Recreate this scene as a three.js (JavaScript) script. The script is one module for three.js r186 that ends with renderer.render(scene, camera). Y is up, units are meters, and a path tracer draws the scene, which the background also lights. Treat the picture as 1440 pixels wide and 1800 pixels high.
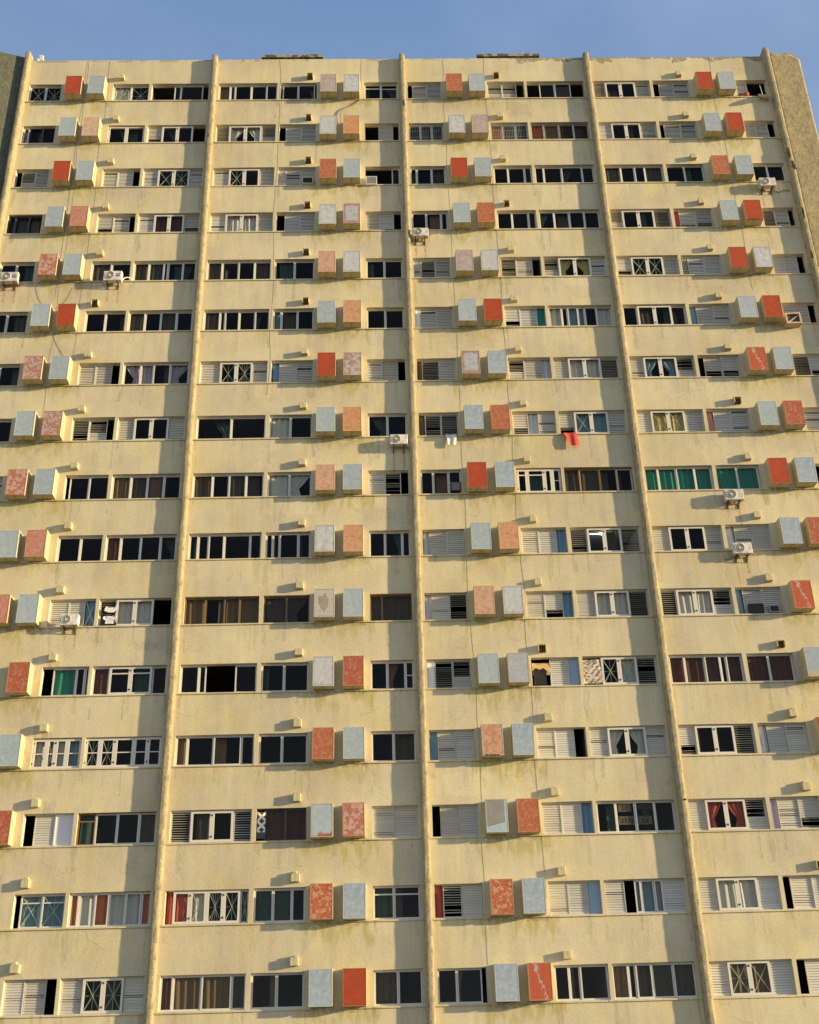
import * as THREE from 'three';
import { mergeGeometries } from 'three/addons/utils/BufferGeometryUtils.js';
import { RoundedBoxGeometry } from 'three/addons/geometries/RoundedBoxGeometry.js';

// ------------------------------------------------------------------ camera, sky, sun, exposure
const scene = new THREE.Scene();
const camera = new THREE.PerspectiveCamera(2 * Math.atan(900 / 1950) * 180 / Math.PI, 0.8, 0.5, 4000);
camera.position.set(0, 1.6, 43.127);
{
  const pitch = 0.446838, yaw = 0.027778, roll = -0.028275;
  const ry = new THREE.Matrix4().makeRotationY(-yaw), rx = new THREE.Matrix4().makeRotationX(pitch), rz = new THREE.Matrix4().makeRotationZ(roll);
  camera.quaternion.setFromRotationMatrix(ry.multiply(rx).multiply(rz));
}
camera.updateMatrixWorld(true); camera.updateProjectionMatrix();
const renderer = new THREE.WebGLRenderer({ antialias: true });
renderer.toneMapping = THREE.LinearToneMapping;
renderer.toneMappingExposure = 1.88;
renderer.shadowMap.enabled = true;

const SUN = new THREE.Vector3(3.6, 0.62, 1).normalize();
const sun = new THREE.DirectionalLight(new THREE.Color().setRGB(1, 0.80, 0.47), 4.15);
sun.position.copy(SUN).multiplyScalar(160).add(new THREE.Vector3(2, 25, 0));
sun.target.position.set(2, 25, 0);
sun.castShadow = true; sun.shadow.radius = 2;
Object.assign(sun.shadow.camera, { left: -40, right: 40, top: 40, bottom: -40, near: 1, far: 320 });
sun.shadow.mapSize.set(4096, 4096);
scene.add(sun, sun.target);

// seeded noise
const hash = (x, y, s = 0) => { let h = (x | 0) * 374761393 + (y | 0) * 668265263 + (s | 0) * 1274126177; h = Math.imul(h ^ (h >>> 13), 1274126177); h ^= h >>> 16; h = Math.imul(h, 2246822519); return ((h ^ (h >>> 15)) >>> 0) / 4294967296; };
function noise(x, y, s = 0) {
  const xi = Math.floor(x), yi = Math.floor(y), fx = x - xi, fy = y - yi, u = fx * fx * (3 - 2 * fx), v = fy * fy * (3 - 2 * fy);
  const a = hash(xi, yi, s), b = hash(xi + 1, yi, s), c = hash(xi, yi + 1, s), d = hash(xi + 1, yi + 1, s);
  return a + (b - a) * u + (c - a) * v + (a - b - c + d) * u * v;
}
const fbm = (x, y, s = 0, o = 4) => { let t = 0, a = 0.5, n = 0; for (let i = 0; i < o; i++) { t += a * noise(x, y, s + i * 17); n += a; a *= 0.5; x *= 2.03; y *= 2.03; } return t / n; };
let seed = 7; const rnd = () => hash(seed++, 91, 5); const rr = (a, b) => a + (b - a) * rnd();
const clamp = (x, a = 0, b = 1) => Math.min(b, Math.max(a, x)), mix = (a, b, t) => a + (b - a) * t, smooth = (a, b, x) => { const t = clamp((x - a) / (b - a)); return t * t * (3 - 2 * t); };

{ // the evening sky: air and a little haze, one gradient all round
  const w = 512, h = 256, d = new Float32Array(w * h * 4);
  for (let j = 0; j < h; j++) for (let i = 0; i < w; i++) {
    const ph = ((i + 0.5) / w - 0.5) * 2 * Math.PI, th = ((j + 0.5) / h - 0.5) * Math.PI;
    const x = Math.cos(th) * Math.cos(ph), y = Math.sin(th), z = Math.cos(th) * Math.sin(ph);
    const c = Math.max(0, x * SUN.x + y * SUN.y + z * SUN.z), t = clamp(y);
    const k = Math.exp(-t * 3.1);
    const veil = smooth(0.35, 0.8, fbm(x * 6 + 4 * z, y * 14, 4, 5)) * 0.04;
    const g1 = Math.pow(c, 6) * 0.45 * Math.exp(-t * 2), g2 = Math.pow(c, 60) * 0.9;
    const o = (j * w + i) * 4;
    const low = smooth(0.83, 0.66, y) * 0.022; d[o] = 0.034 + low * 1.2 + 0.54 * k + veil + g1 * 1.0 + g2; d[o + 1] = 0.104 + low * 0.6 + 0.54 * k + veil * 0.85 + g1 * 0.82 + g2 * 0.75; d[o + 2] = 0.24 + 0.43 * k + veil * 0.9 + g1 * 0.55 + g2 * 0.4; d[o + 3] = 1;
    if (y < 0) { const q = clamp(-y * 6); d[o] = mix(d[o], 0.05, q); d[o + 1] = mix(d[o + 1], 0.046, q); d[o + 2] = mix(d[o + 2], 0.034, q); }
  }
  const sky = new THREE.DataTexture(d, w, h, THREE.RGBAFormat, THREE.FloatType);
  sky.mapping = THREE.EquirectangularReflectionMapping; sky.magFilter = sky.minFilter = THREE.LinearFilter; sky.needsUpdate = true;
  scene.background = sky; scene.environment = sky;
}

// ------------------------------------------------------------------ layout, in metres on the facade plane z = 0
const ROWS = 16, STOREY = 2.9, T0 = 47.527, OH = 1.217;
const top = (r) => T0 - (r - 1) * STOREY, sill = (r) => top(r) - OH;
const RIBS = [-18.36, -8.47, 1.46, 11.34, 21.12], PARAPET = 49.24;
const COLS = { // openings, boxes (left, right) and the small wall block of each bay
  A: { s: [-18.09, -16.43], n: [-13.74, -11.86], w: [-11.72, -8.74], b: [[-16.06, -15.24], [-14.88, -14.07]], v: -13.34 },
  B: { w: [-8.207, -5.135], n: [-4.96, -3.055], s: [-0.555, 1.2], b: [[-2.84, -2.005], [-1.645, -0.811]], v: -3.43 },
  C: { s: [1.73, 3.507], n: [5.955, 7.905], w: [8.045, 11.07], b: [[3.738, 4.595], [4.945, 5.78]], v: 6.46 },
  D: { w: [11.6, 14.605], n: [14.765, 16.693], s: [19.217, 20.85], b: [[16.955, 17.81], [18.14, 18.99]], v: 16.22 },
};
const BAYS = ['A', 'B', 'C', 'D'];
const BAYNAME = { A: 'leftmost bay', B: 'second bay from left', C: 'third bay from left', D: 'rightmost bay' };
const ORD = ['', 'top row', 'second row from top', 'third row from top', 'fourth row from top', 'fifth row from top', 'sixth row from top', 'seventh row from top', 'eighth row from top', 'ninth row from top', 'tenth row from top', 'eleventh row from top', 'twelfth row from top', 'thirteenth row from top', 'fourteenth row from top', 'fifteenth row from top', 'lowest row'];
const vp = new THREE.Vector3();
function inView(x0, x1, y0, y1, right = 0) { // does anything of this rectangle of the facade reach the frame (or its shadow from the right)?
  let a = 9, b = -9, c = 9, d = -9;
  for (const x of [x0, x1]) for (const y of [y0, y1]) { vp.set(x, y, 0.1).project(camera); a = Math.min(a, vp.x); b = Math.max(b, vp.x); c = Math.min(c, vp.y); d = Math.max(d, vp.y); }
  return b > -1.0 && a < 1.0 + right && d > -1.0 && c < 1.0;
}

// ------------------------------------------------------------------ helpers
const used = new Map();
function numbered(n) { const k = used.get(n) ?? 0; used.set(n, k + 1); return k ? n + '_' + String(k).padStart(3, '0') : n; }
const shade = (o) => { o.traverse((m) => { if (m.isMesh) { m.castShadow = true; m.receiveShadow = true; } }); return o; };
function thing(name, label, category, pos = [0, 0, 0], group) {
  const o = new THREE.Group(); o.name = numbered(name); o.position.set(...pos); o.userData = { label, category };
  if (group) o.userData.group = group;
  scene.add(o); return o;
}
function part(name, geo, mat, parent, label) {
  const m = new THREE.Mesh(geo, mat); m.name = numbered(name); m.castShadow = m.receiveShadow = true;
  if (label) m.userData.label = label;
  parent.add(m); return m;
}
class MB { // collects boxes, slanted boards and tubes into one geometry; uv in metres, optional tone per piece
  constructor() { this.p = []; this.n = []; this.u = []; this.c = []; this.toned = false; }
  quad(a, b, c, d, nx, ny, nz, t) {
    for (const q of [a, b, c, a, c, d]) {
      this.p.push(...q); this.n.push(nx, ny, nz); this.c.push(...t);
      if (Math.abs(nz) > 0.5) this.u.push(q[0], q[1]); else if (Math.abs(nx) > 0.5) this.u.push(q[0] - q[2], q[1]); else this.u.push(q[0], q[1] - q[2]);
    }
  }
  box(x0, x1, y0, y1, z0, z1, t = [1, 1, 1]) {
    const P = (i, j, k) => [i ? x1 : x0, j ? y1 : y0, k ? z1 : z0];
    this.quad(P(0, 0, 1), P(1, 0, 1), P(1, 1, 1), P(0, 1, 1), 0, 0, 1, t); this.quad(P(1, 0, 0), P(0, 0, 0), P(0, 1, 0), P(1, 1, 0), 0, 0, -1, t);
    this.quad(P(1, 0, 1), P(1, 0, 0), P(1, 1, 0), P(1, 1, 1), 1, 0, 0, t); this.quad(P(0, 0, 0), P(0, 0, 1), P(0, 1, 1), P(0, 1, 0), -1, 0, 0, t);
    this.quad(P(0, 1, 1), P(1, 1, 1), P(1, 1, 0), P(0, 1, 0), 0, 1, 0, t); this.quad(P(0, 0, 0), P(1, 0, 0), P(1, 0, 1), P(0, 0, 1), 0, -1, 0, t);
    return this;
  }
  slat(x0, x1, yc, zc, h, th, a, t) { // a board h high turned by a about its long axis; a = 0 upright
    const c = Math.cos(a), s = Math.sin(a), R = (v, w) => [yc + v * c - w * s, zc + v * s + w * c];
    const q = [R(-h / 2, -th / 2), R(-h / 2, th / 2), R(h / 2, th / 2), R(h / 2, -th / 2)], P = (x, k) => [x, q[k][0], q[k][1]];
    this.quad(P(x0, 1), P(x1, 1), P(x1, 2), P(x0, 2), 0, -s, c, t); this.quad(P(x1, 0), P(x0, 0), P(x0, 3), P(x1, 3), 0, s, -c, t);
    this.quad(P(x0, 2), P(x1, 2), P(x1, 3), P(x0, 3), 0, c, s, t); this.quad(P(x0, 0), P(x1, 0), P(x1, 1), P(x0, 1), 0, -c, -s, t);
    this.quad(P(x1, 1), P(x1, 0), P(x1, 3), P(x1, 2), 1, 0, 0, t); this.quad(P(x0, 0), P(x0, 1), P(x0, 2), P(x0, 3), -1, 0, 0, t);
    return this;
  }
  bar(x0, y0, x1, y1, z, w, t = [1, 1, 1]) { // flat bar in the plane z
    const dx = x1 - x0, dy = y1 - y0, l = Math.hypot(dx, dy), nx = -dy / l * w / 2, ny = dx / l * w / 2, z0 = z - w / 2, z1 = z + w / 2;
    const a = [x0 - nx, y0 - ny], b = [x1 - nx, y1 - ny], c = [x1 + nx, y1 + ny], d = [x0 + nx, y0 + ny];
    this.quad([...a, z1], [...b, z1], [...c, z1], [...d, z1], 0, 0, 1, t); this.quad([...b, z0], [...a, z0], [...d, z0], [...c, z0], 0, 0, -1, t);
    this.quad([...d, z1], [...c, z1], [...c, z0], [...d, z0], nx / w * 2, ny / w * 2, 0, t); this.quad([...b, z1], [...a, z1], [...a, z0], [...b, z0], -nx / w * 2, -ny / w * 2, 0, t);
    return this;
  }
  frame(x0, x1, y0, y1, z0, z1, w, wb = w, t) { // four butted bars
    this.box(x0, x0 + w, y0, y1, z0, z1, t).box(x1 - w, x1, y0, y1, z0, z1, t);
    this.box(x0 + w, x1 - w, y0, y0 + wb, z0, z1, t).box(x0 + w, x1 - w, y1 - w, y1, z0, z1, t); return this;
  }
  quadPane(x0, x1, y0, y1, z) { this.quad([x0, y0, z], [x1, y0, z], [x1, y1, z], [x0, y1, z], 0, 0, 1, [1, 1, 1]); return this.geo(); }
  geo(tones = false) {
    const g = new THREE.BufferGeometry();
    g.setAttribute('position', new THREE.Float32BufferAttribute(this.p, 3)); g.setAttribute('normal', new THREE.Float32BufferAttribute(this.n, 3)); g.setAttribute('uv', new THREE.Float32BufferAttribute(this.u, 2));
    if (tones) g.setAttribute('color', new THREE.Float32BufferAttribute(this.c, 3));
    return g;
  }
}
const enc = (v) => { v = clamp(v); return Math.round(255 * (v <= 0.0031308 ? v * 12.92 : 1.055 * Math.pow(v, 1 / 2.4) - 0.055)); };
function colourTexture(w, h, fn, wrap = THREE.ClampToEdgeWrapping) { // fn(i, j) -> linear rgb
  const d = new Uint8Array(w * h * 4);
  for (let j = 0; j < h; j++) for (let i = 0; i < w; i++) { const c = fn(i, j), o = (j * w + i) * 4; d[o] = enc(c[0]); d[o + 1] = enc(c[1]); d[o + 2] = enc(c[2]); d[o + 3] = 255; }
  const t = new THREE.DataTexture(d, w, h); t.colorSpace = THREE.SRGBColorSpace; t.magFilter = THREE.LinearFilter; t.minFilter = THREE.LinearMipmapLinearFilter; t.generateMipmaps = true; t.wrapS = t.wrapT = wrap; t.needsUpdate = true; return t;
}
function bumpTexture(w, h, fn) {
  const d = new Uint8Array(w * h * 4);
  for (let j = 0; j < h; j++) for (let i = 0; i < w; i++) { const o = (j * w + i) * 4; d[o] = d[o + 1] = d[o + 2] = Math.round(255 * clamp(fn(i, j))); d[o + 3] = 255; }
  const t = new THREE.DataTexture(d, w, h); t.magFilter = THREE.LinearFilter; t.wrapS = t.wrapT = THREE.RepeatWrapping; t.needsUpdate = true; return t;
}
// noise that repeats over n cells, for tiles
function tnoise(x, y, n, s) { const xi = Math.floor(x), yi = Math.floor(y), fx = x - xi, fy = y - yi, u = fx * fx * (3 - 2 * fx), v = fy * fy * (3 - 2 * fy), m = (k) => ((k % n) + n) % n; const a = hash(m(xi), m(yi), s), b = hash(m(xi + 1), m(yi), s), c = hash(m(xi), m(yi + 1), s), d = hash(m(xi + 1), m(yi + 1), s); return a + (b - a) * u + (c - a) * v + (a - b - c + d) * u * v; }

// ------------------------------------------------------------------ which panels, in the order of the photograph ('-' = not in view)
const PANELS = {
  A: 'R0B0 B1T0 R1B1 B0P0 P1B1 B2R1 P2B0 B1P2 P1B0 B2P0 P0B2 --P3 --B1 --P3 -- --',
  B: 'S0G0 G1O0 P4B1 G0S2 O1G1 B0O2 R0S1 B1O0 O1B0 G2O2 D0B2 G1P3 P4B1 D1P1 P5B3 B3R2',
  C: 'P4B2 G0S0 R2B0 B1P4 S0G1 B2R2 S2B3 B3P4 R0B3 B1O2 O1G1 B2S3 D2B3 D3P4 P5B3 B3P6',
  D: 'R2B1 B0R0 P4B0 B1R2 R1G0 B2R0 P6B1 B1P3 R0B3 B3P3 P6-- D4-- R1-- -- -- --',
};
const acUnits = [ // outdoor condenser units: left x, bottom y, width, label, blue plate
  [-12.99, 34.5, 0.86, 'white air conditioner condenser with blue plate, below dark window in the leftmost bay', true],
  [-17.86, 34.5, 0.86, 'white air conditioner condenser cut by the left photo edge, beside a peeling pink box', true],
  [1.72, 36.95, 0.78, 'white air conditioner condenser under fourth row window, right of the middle rib', false],
  [0.42, 25.42, 0.78, 'white air conditioner condenser in the middle rib shadow, under eighth row window', false],
  [14.86, 22.43, 0.82, 'condenser unit on rusty brackets under the window with green curtains', false],
  [14.84, 19.9, 0.8, 'condenser unit below grey shutters, one floor under the green curtained window', false],
  [-13.14, 17.26, 0.74, 'condenser unit with drip stains, left of the window with hanging shirts', false],
  [19.22, 39.9, 0.82, 'condenser unit near the right end wall, third row from the top', false],
];

// ------------------------------------------------------------------ materials
const WX0 = -19.5, WX1 = 23.5, WY0 = 0, WY1 = 50;
const facadeMap = (() => {
  const W = 2048, H = 2048, sx = (WX1 - WX0) / W, sy = (WY1 - WY0) / H;
  const alg = new Float32Array(W * H), drk = new Float32Array(W * H), rst = new Float32Array(W * H), tone = new Float32Array(W * H), pal = new Float32Array(W * H);
  const region = (arr, x0, x1, y0, y1, fn) => { for (let j = Math.max(0, ((y0 - WY0) / sy) | 0); j <= Math.min(H - 1, ((y1 - WY0) / sy) | 0); j++) for (let i = Math.max(0, ((x0 - WX0) / sx) | 0); i <= Math.min(W - 1, ((x1 - WX0) / sx) | 0); i++) { const x = WX0 + (i + 0.5) * sx, y = WY0 + (j + 0.5) * sy, v = fn(x, y); if (v > arr[j * W + i]) arr[j * W + i] = v; } };
  for (const b of BAYS) for (let r = 1; r <= ROWS; r++) {
    const c = COLS[b], B = sill(r), wide = rr(0.3, 1), s = (r * 31 + b.charCodeAt(0)) | 0, a0 = c.b[0][0] - 0.4, a1 = c.b[1][1] + 0.5;
    // algae and dirt washed down below the boxes: ragged streaks, not a fade
    region(alg, a0, a1, B - 1.4, B - 0.02, (x, y) => { const dep = (B - y), reach = (0.25 + 1.2 * fbm(x * 3.1, r * 7, s, 3) ** 1.6) * (0.7 + 0.6 * wide); const n = fbm(x * 7, y * 2.2, s + 3, 4); return smooth(0.3, 0.62, n) * smooth(reach, reach * 0.45, dep) * (0.55 + 0.4 * wide); });
    for (const k of ['s', 'n', 'w']) for (let q = 0; q < 4; q++) { // drip runs from the sills
      const x = rr(c[k][0], c[k][1]), l = rr(0.25, 1.3), w = rr(0.02, 0.09), st = rr(0.15, 0.6), bad = rnd() < 0.35;
      region(bad ? drk : alg, x - 0.15, x + 0.15, B - l, B, (xx, y) => { const d = Math.abs(xx - x - 0.03 * (noise(y * 5, x, 3) - 0.5)); return d < w * (0.4 + noise(y * 7, x * 3, 8)) && hash(xx * 90, y * 70, 5) > 0.25 ? st * 0.8 : 0; });
    }
    region(drk, c.b[0][0] - 0.1, c.b[1][1] + 0.1, B - 0.16, B, (x, y) => fbm(x * 9, y * 16, s, 3) > 0.5 ? 0.5 : 0);
  }
  // streaked old repairs in the leftmost bay, lighter and darker splashes
  for (const [x, y, l, w] of [[-13.2, 15.9, 1.5, 0.9], [-12.6, 12.9, 1.5, 0.5], [-12.9, 10.3, 1.4, 0.5], [-15, 7.6, 1.6, 0.8], [-13.8, 13, 1.2, 0.6]]) {
    region(pal, x - w, x + w, y - l, y, (xx, yy) => fbm(xx * 5, yy * 1.3, 44, 4) > 0.5 && Math.abs(xx - x) < w * (0.3 + 0.7 * noise(yy * 2, 3, 6)) ? 0.5 : 0);
    region(drk, x - w, x + w, y - l, y, (xx, yy) => fbm(xx * 6 + 9, yy * 1.1, 45, 4) > 0.57 ? 0.4 : 0);
  }
  // patched and repainted areas with edges, hairline cracks, runs of grime below the ledge ends
  for (let q = 0; q < 70; q++) { const x = rr(-18, 21), y = 0.4 + sill(1 + Math.floor(rr(0, 15.9))) - rr(0.5, 1.4), w = rr(0.3, 1.5), h = rr(0.2, 0.6), t = rr(-0.09, 0.08); for (let j = Math.max(0, ((y - h) / sy) | 0); j < Math.min(H, ((y + h) / sy) | 0); j++) for (let i = Math.max(0, ((x - w - WX0) / sx) | 0); i < Math.min(W, ((x + w - WX0) / sx) | 0); i++) { const u = Math.abs((WX0 + i * sx - x) / w), v = Math.abs((j * sy - y) / h), n = fbm(i * 0.05, j * 0.05, 500 + q, 3); if (Math.max(u, v) + (n - 0.5) * 0.7 < 0.8) tone[j * W + i] = t * (0.7 + 0.6 * n); } }
  for (let q = 0; q < 110; q++) { let x = rr(-18, 21), y = sill(1 + Math.floor(rr(0, 15.9))) - rr(0, 0.9), a = rnd() < 0.7 ? -1.57 + rr(-0.4, 0.4) : rr(-3, 0); const n = Math.floor(rr(15, 60)); for (let k = 0; k < n; k++) { a += rr(-0.35, 0.35); x += Math.cos(a) * 0.022; y += Math.sin(a) * 0.022; const i = ((x - WX0) / sx) | 0, j = ((y - WY0) / sy) | 0; if (i >= 0 && i < W && j >= 0 && j < H) drk[j * W + i] = Math.max(drk[j * W + i], 0.55); } }
  for (const b of BAYS) for (let r = 1; r <= ROWS; r++) { const c = COLS[b]; for (const x of [c.s[0] + 0.05, c.s[1] - 0.05, c.n[0] + 0.05, c.n[1] + 0.07, c.w[0] + 0.05, c.w[1] - 0.05]) { if (rnd() < 0.35) continue; const l = rr(0.3, 1.5), w = rr(0.03, 0.11), st = rr(0.25, 0.6); region(drk, x - 0.3, x + 0.3, sill(r) - l, sill(r), (xx, y) => { const d = Math.abs(xx - x - 0.08 * (noise(y * 3, x, 4) - 0.5)), n = fbm(xx * 14, y * 2.5, 81, 3); return d < w * 2 * n ? 0.75 * st * smooth(0.25, 0.7, n) : 0; }); } }
  // black mould along the parapet of the two right bays
  region(drk, 7.6, 20.9, PARAPET - 0.5, PARAPET + 0.1, (x, y) => { const h = 0.75 * fbm(x * 1.7, 1, 61, 4) ** 1.3 * (x < 12.8 || x > 16 ? 1.1 : 0.35); return PARAPET - y < h && fbm(x * 8, y * 8, 62, 4) > 0.36 ? 0.95 : 0; });
  region(drk, -18, 7.6, PARAPET - 0.12, PARAPET + 0.1, (x, y) => fbm(x * 3, y * 6, 63, 4) > 0.56 ? 0.6 : 0);
  // rust from the brackets of the condensers
  for (const [x, y, w] of acUnits) for (const f of [0.18, 0.75]) { const l = rr(0.4, 1.0), cx = x + f * w; region(rst, cx - 0.2, cx + 0.2, y - 0.25 - l, y - 0.1, (xx, yy) => Math.abs(xx - cx - 0.02) < 0.05 * (0.4 + noise(yy * 6, cx, 3)) && hash(xx * 80, yy * 60, 2) > 0.2 ? 0.75 : 0); }
  for (const [x, y] of [[-16.9, 46], [-14.3, 43.6], [19.4, 37.6], [5.9, 40], [9.2, 17.6], [12.3, 8.2]]) region(rst, x - 0.15, x + 0.15, y - 1, y, (xx, yy) => Math.abs(xx - x) < 0.05 * noise(yy * 4, x, 3) && hash(xx * 80, yy * 60, 2) > 0.4 ? 0.5 : 0);
  return colourTexture(W, H, (i, j) => {
    const x = WX0 + (i + 0.5) * sx, y = WY0 + (j + 0.5) * sy, o = j * W + i;
    const big = fbm(x * 0.35, y * 0.5, 11, 3) - 0.5, mid = fbm(x * 1.9, y * 1.4, 12, 3) - 0.5, streak = fbm(x * 4.5, y * 0.45, 13, 3) - 0.5, fine = hash(i, j, 14) - 0.5, fine2 = noise(i * 0.4, j * 0.4, 15) - 0.5;
    const k = 1 + big * 0.28 + mid * 0.16 + streak * 0.16 + fine * 0.07 + fine2 * 0.07 + tone[o];
    const hue = (noise(i * 0.23, j * 0.23, 18) - 0.5) * 0.1 + (hash(i >> 1, j >> 1, 19) - 0.5) * 0.08; let r = (0.605 + hue * 0.4) * k, g = (0.517 + big * 0.02 - hue * 0.2) * k, b = (0.332 - mid * 0.05 + fine2 * 0.08 + hue * 0.3) * k;
    const yel = clamp((fbm(x * 0.8, y * 0.6, 16, 3) - 0.47) * 3) * 0.35; g *= 1 - yel * 0.05; b *= 1 - yel * 0.4;
    const cell = hash(i, j, 21) * 0.5 + 0.75;
    const A = alg[o] * cell; r = mix(r, 0.36, A * 0.5); g = mix(g, 0.31, A * 0.5); b = mix(b, 0.085, A * 0.62);
    const D = drk[o] * cell; r = mix(r, 0.12, D * 0.62); g = mix(g, 0.105, D * 0.62); b = mix(b, 0.06, D * 0.62);
    const P = pal[o] * cell; r = mix(r, 0.66, P * 0.6); g = mix(g, 0.6, P * 0.6); b = mix(b, 0.47, P * 0.6);
    const R = rst[o] * cell; r = mix(r, 0.45, R * 0.8); g = mix(g, 0.18, R * 0.8); b = mix(b, 0.03, R * 0.8);
    return [r, g, b];
  });
})();
facadeMap.repeat.set(1 / (WX1 - WX0), 1 / (WY1 - WY0)); facadeMap.offset.set(-WX0 / (WX1 - WX0), -WY0 / (WY1 - WY0));
const plasterBump = bumpTexture(512, 512, (i, j) => { const u = i / 512, v = j / 512; return 0.3 * tnoise(u * 5, v * 5, 5, 1) + 0.15 * tnoise(u * 17, v * 17, 17, 2) + 0.25 * tnoise(u * 70, v * 70, 70, 3) + 0.3 * tnoise(u * 180, v * 180, 180, 4); });
plasterBump.repeat.set(1 / 3.7, 1 / 3.7);
const roughBump = bumpTexture(256, 256, (i, j) => { const u = i / 256, v = j / 256; return 0.3 * tnoise(u * 5, v * 5, 5, 31) + 0.4 * tnoise(u * 22, v * 22, 22, 32) + 0.3 * tnoise(u * 64, v * 64, 64, 33); });
roughBump.repeat.set(1.1, 1.1);
const roughMap = colourTexture(512, 512, (i, j) => { const u = i / 512, v = j / 512; const k = 0.64 + 0.2 * tnoise(u * 7, v * 4, 28, 41) + 0.2 * tnoise(u * 30, v * 24, 120, 42) + 0.34 * tnoise(u * 110, v * 110, 110, 43) - 0.2 * smooth(0.55, 0.75, tnoise(u * 48, v * 20, 240, 44)); return [0.385 * k, 0.318 * k, 0.182 * k]; }, THREE.RepeatWrapping);
roughMap.repeat.set(0.25, 0.25);
const std = (r, g, b, rough = 0.8, o = {}) => new THREE.MeshStandardMaterial({ color: new THREE.Color().setRGB(r, g, b), roughness: rough, ...o });
const dirtyPaint = (a, b, s) => colourTexture(96, 96, (i, j) => { const u = i / 96, v = j / 96, t = smooth(0.46, 0.68, fbm(u * 9, v * 2.2, s, 4)) * 0.45 + smooth(0.6, 0.7, fbm(u * 12, v * 12, s + 4, 3)) * 0.3, g = 1 + (hash(i, j, s) - 0.5) * 0.1; return [mix(a[0], b[0], t) * g, mix(a[1], b[1], t) * g, mix(a[2], b[2], t) * g]; });
const M = {
  wall: new THREE.MeshStandardMaterial({ map: facadeMap, bumpMap: plasterBump, bumpScale: 0.007, roughness: 0.93 }),
  rib: new THREE.MeshStandardMaterial({ map: roughMap, bumpMap: roughBump, bumpScale: 0.016, roughness: 0.95 }),
  tan: new THREE.MeshStandardMaterial({ map: roughMap, color: new THREE.Color().setRGB(1.0, 0.97, 0.92), bumpMap: roughBump, bumpScale: 0.012, roughness: 0.95 }),
  boxPaint: new THREE.MeshStandardMaterial({ map: dirtyPaint([0.6, 0.515, 0.3], [0.33, 0.28, 0.12], 640), bumpMap: roughBump, bumpScale: 0.008, roughness: 0.85 }),
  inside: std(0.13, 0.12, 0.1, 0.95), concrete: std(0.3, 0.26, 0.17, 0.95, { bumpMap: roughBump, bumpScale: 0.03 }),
  alu: std(0.62, 0.585, 0.515, 0.5), wood: std(0.66, 0.61, 0.52, 0.65), darkFrame: std(0.07, 0.06, 0.05, 0.5), brown: std(0.2, 0.12, 0.05, 0.6), honey: std(0.5, 0.29, 0.08, 0.55),
  slat: new THREE.MeshStandardMaterial({ vertexColors: true, roughness: 0.7 }),
  panel: std(0.76, 0.74, 0.74, 0.6), bluePanel: std(0.3, 0.42, 0.52, 0.6),
  glass: new THREE.MeshPhysicalMaterial({ color: new THREE.Color().setRGB(0.82, 0.82, 0.74), roughness: 0.03, transmission: 1, thickness: 0, ior: 1.45, specularIntensity: 0.35 }),
  steel: std(0.62, 0.6, 0.55, 0.5), star: std(0.5, 0.55, 0.46, 0.6), black: std(0.02, 0.02, 0.02, 0.6), rusty: std(0.12, 0.06, 0.03, 0.9), white: std(0.8, 0.76, 0.7, 0.45), grey: std(0.35, 0.34, 0.31, 0.6),
  acBody: [0, 1, 2].map((k) => new THREE.MeshStandardMaterial({ map: dirtyPaint([[0.78, 0.74, 0.67], [0.7, 0.65, 0.56], [0.74, 0.71, 0.66]][k], [0.42, 0.3, 0.18], 650 + k), roughness: 0.5 })),
  fan: std(0.17, 0.14, 0.1, 0.7), cable: std(0.3, 0.25, 0.15, 0.9), navy: std(0.05, 0.05, 0.3, 0.5),
};
const cloth = (r, g, b) => new THREE.MeshPhysicalMaterial({ color: new THREE.Color().setRGB(r, g, b), roughness: 0.95, side: THREE.DoubleSide, transmission: 0.25, thickness: 0 });
const CURT = { w: cloth(0.72, 0.74, 0.76), r: cloth(0.55, 0.09, 0.06), b: cloth(0.2, 0.36, 0.5), g: cloth(0.03, 0.3, 0.24), n: cloth(0.2, 0.13, 0.07), y: cloth(0.68, 0.58, 0.2), l: cloth(0.5, 0.45, 0.6), o: cloth(0.7, 0.2, 0.07), k: cloth(0.03, 0.085, 0.075), d: cloth(0.075, 0.06, 0.045), m: cloth(0.11, 0.03, 0.025), p: cloth(0.6, 0.3, 0.25) };
const CNAME = { w: 'white', r: 'red', b: 'blue', g: 'green', y: 'yellow', l: 'lilac', o: 'orange' };

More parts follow.
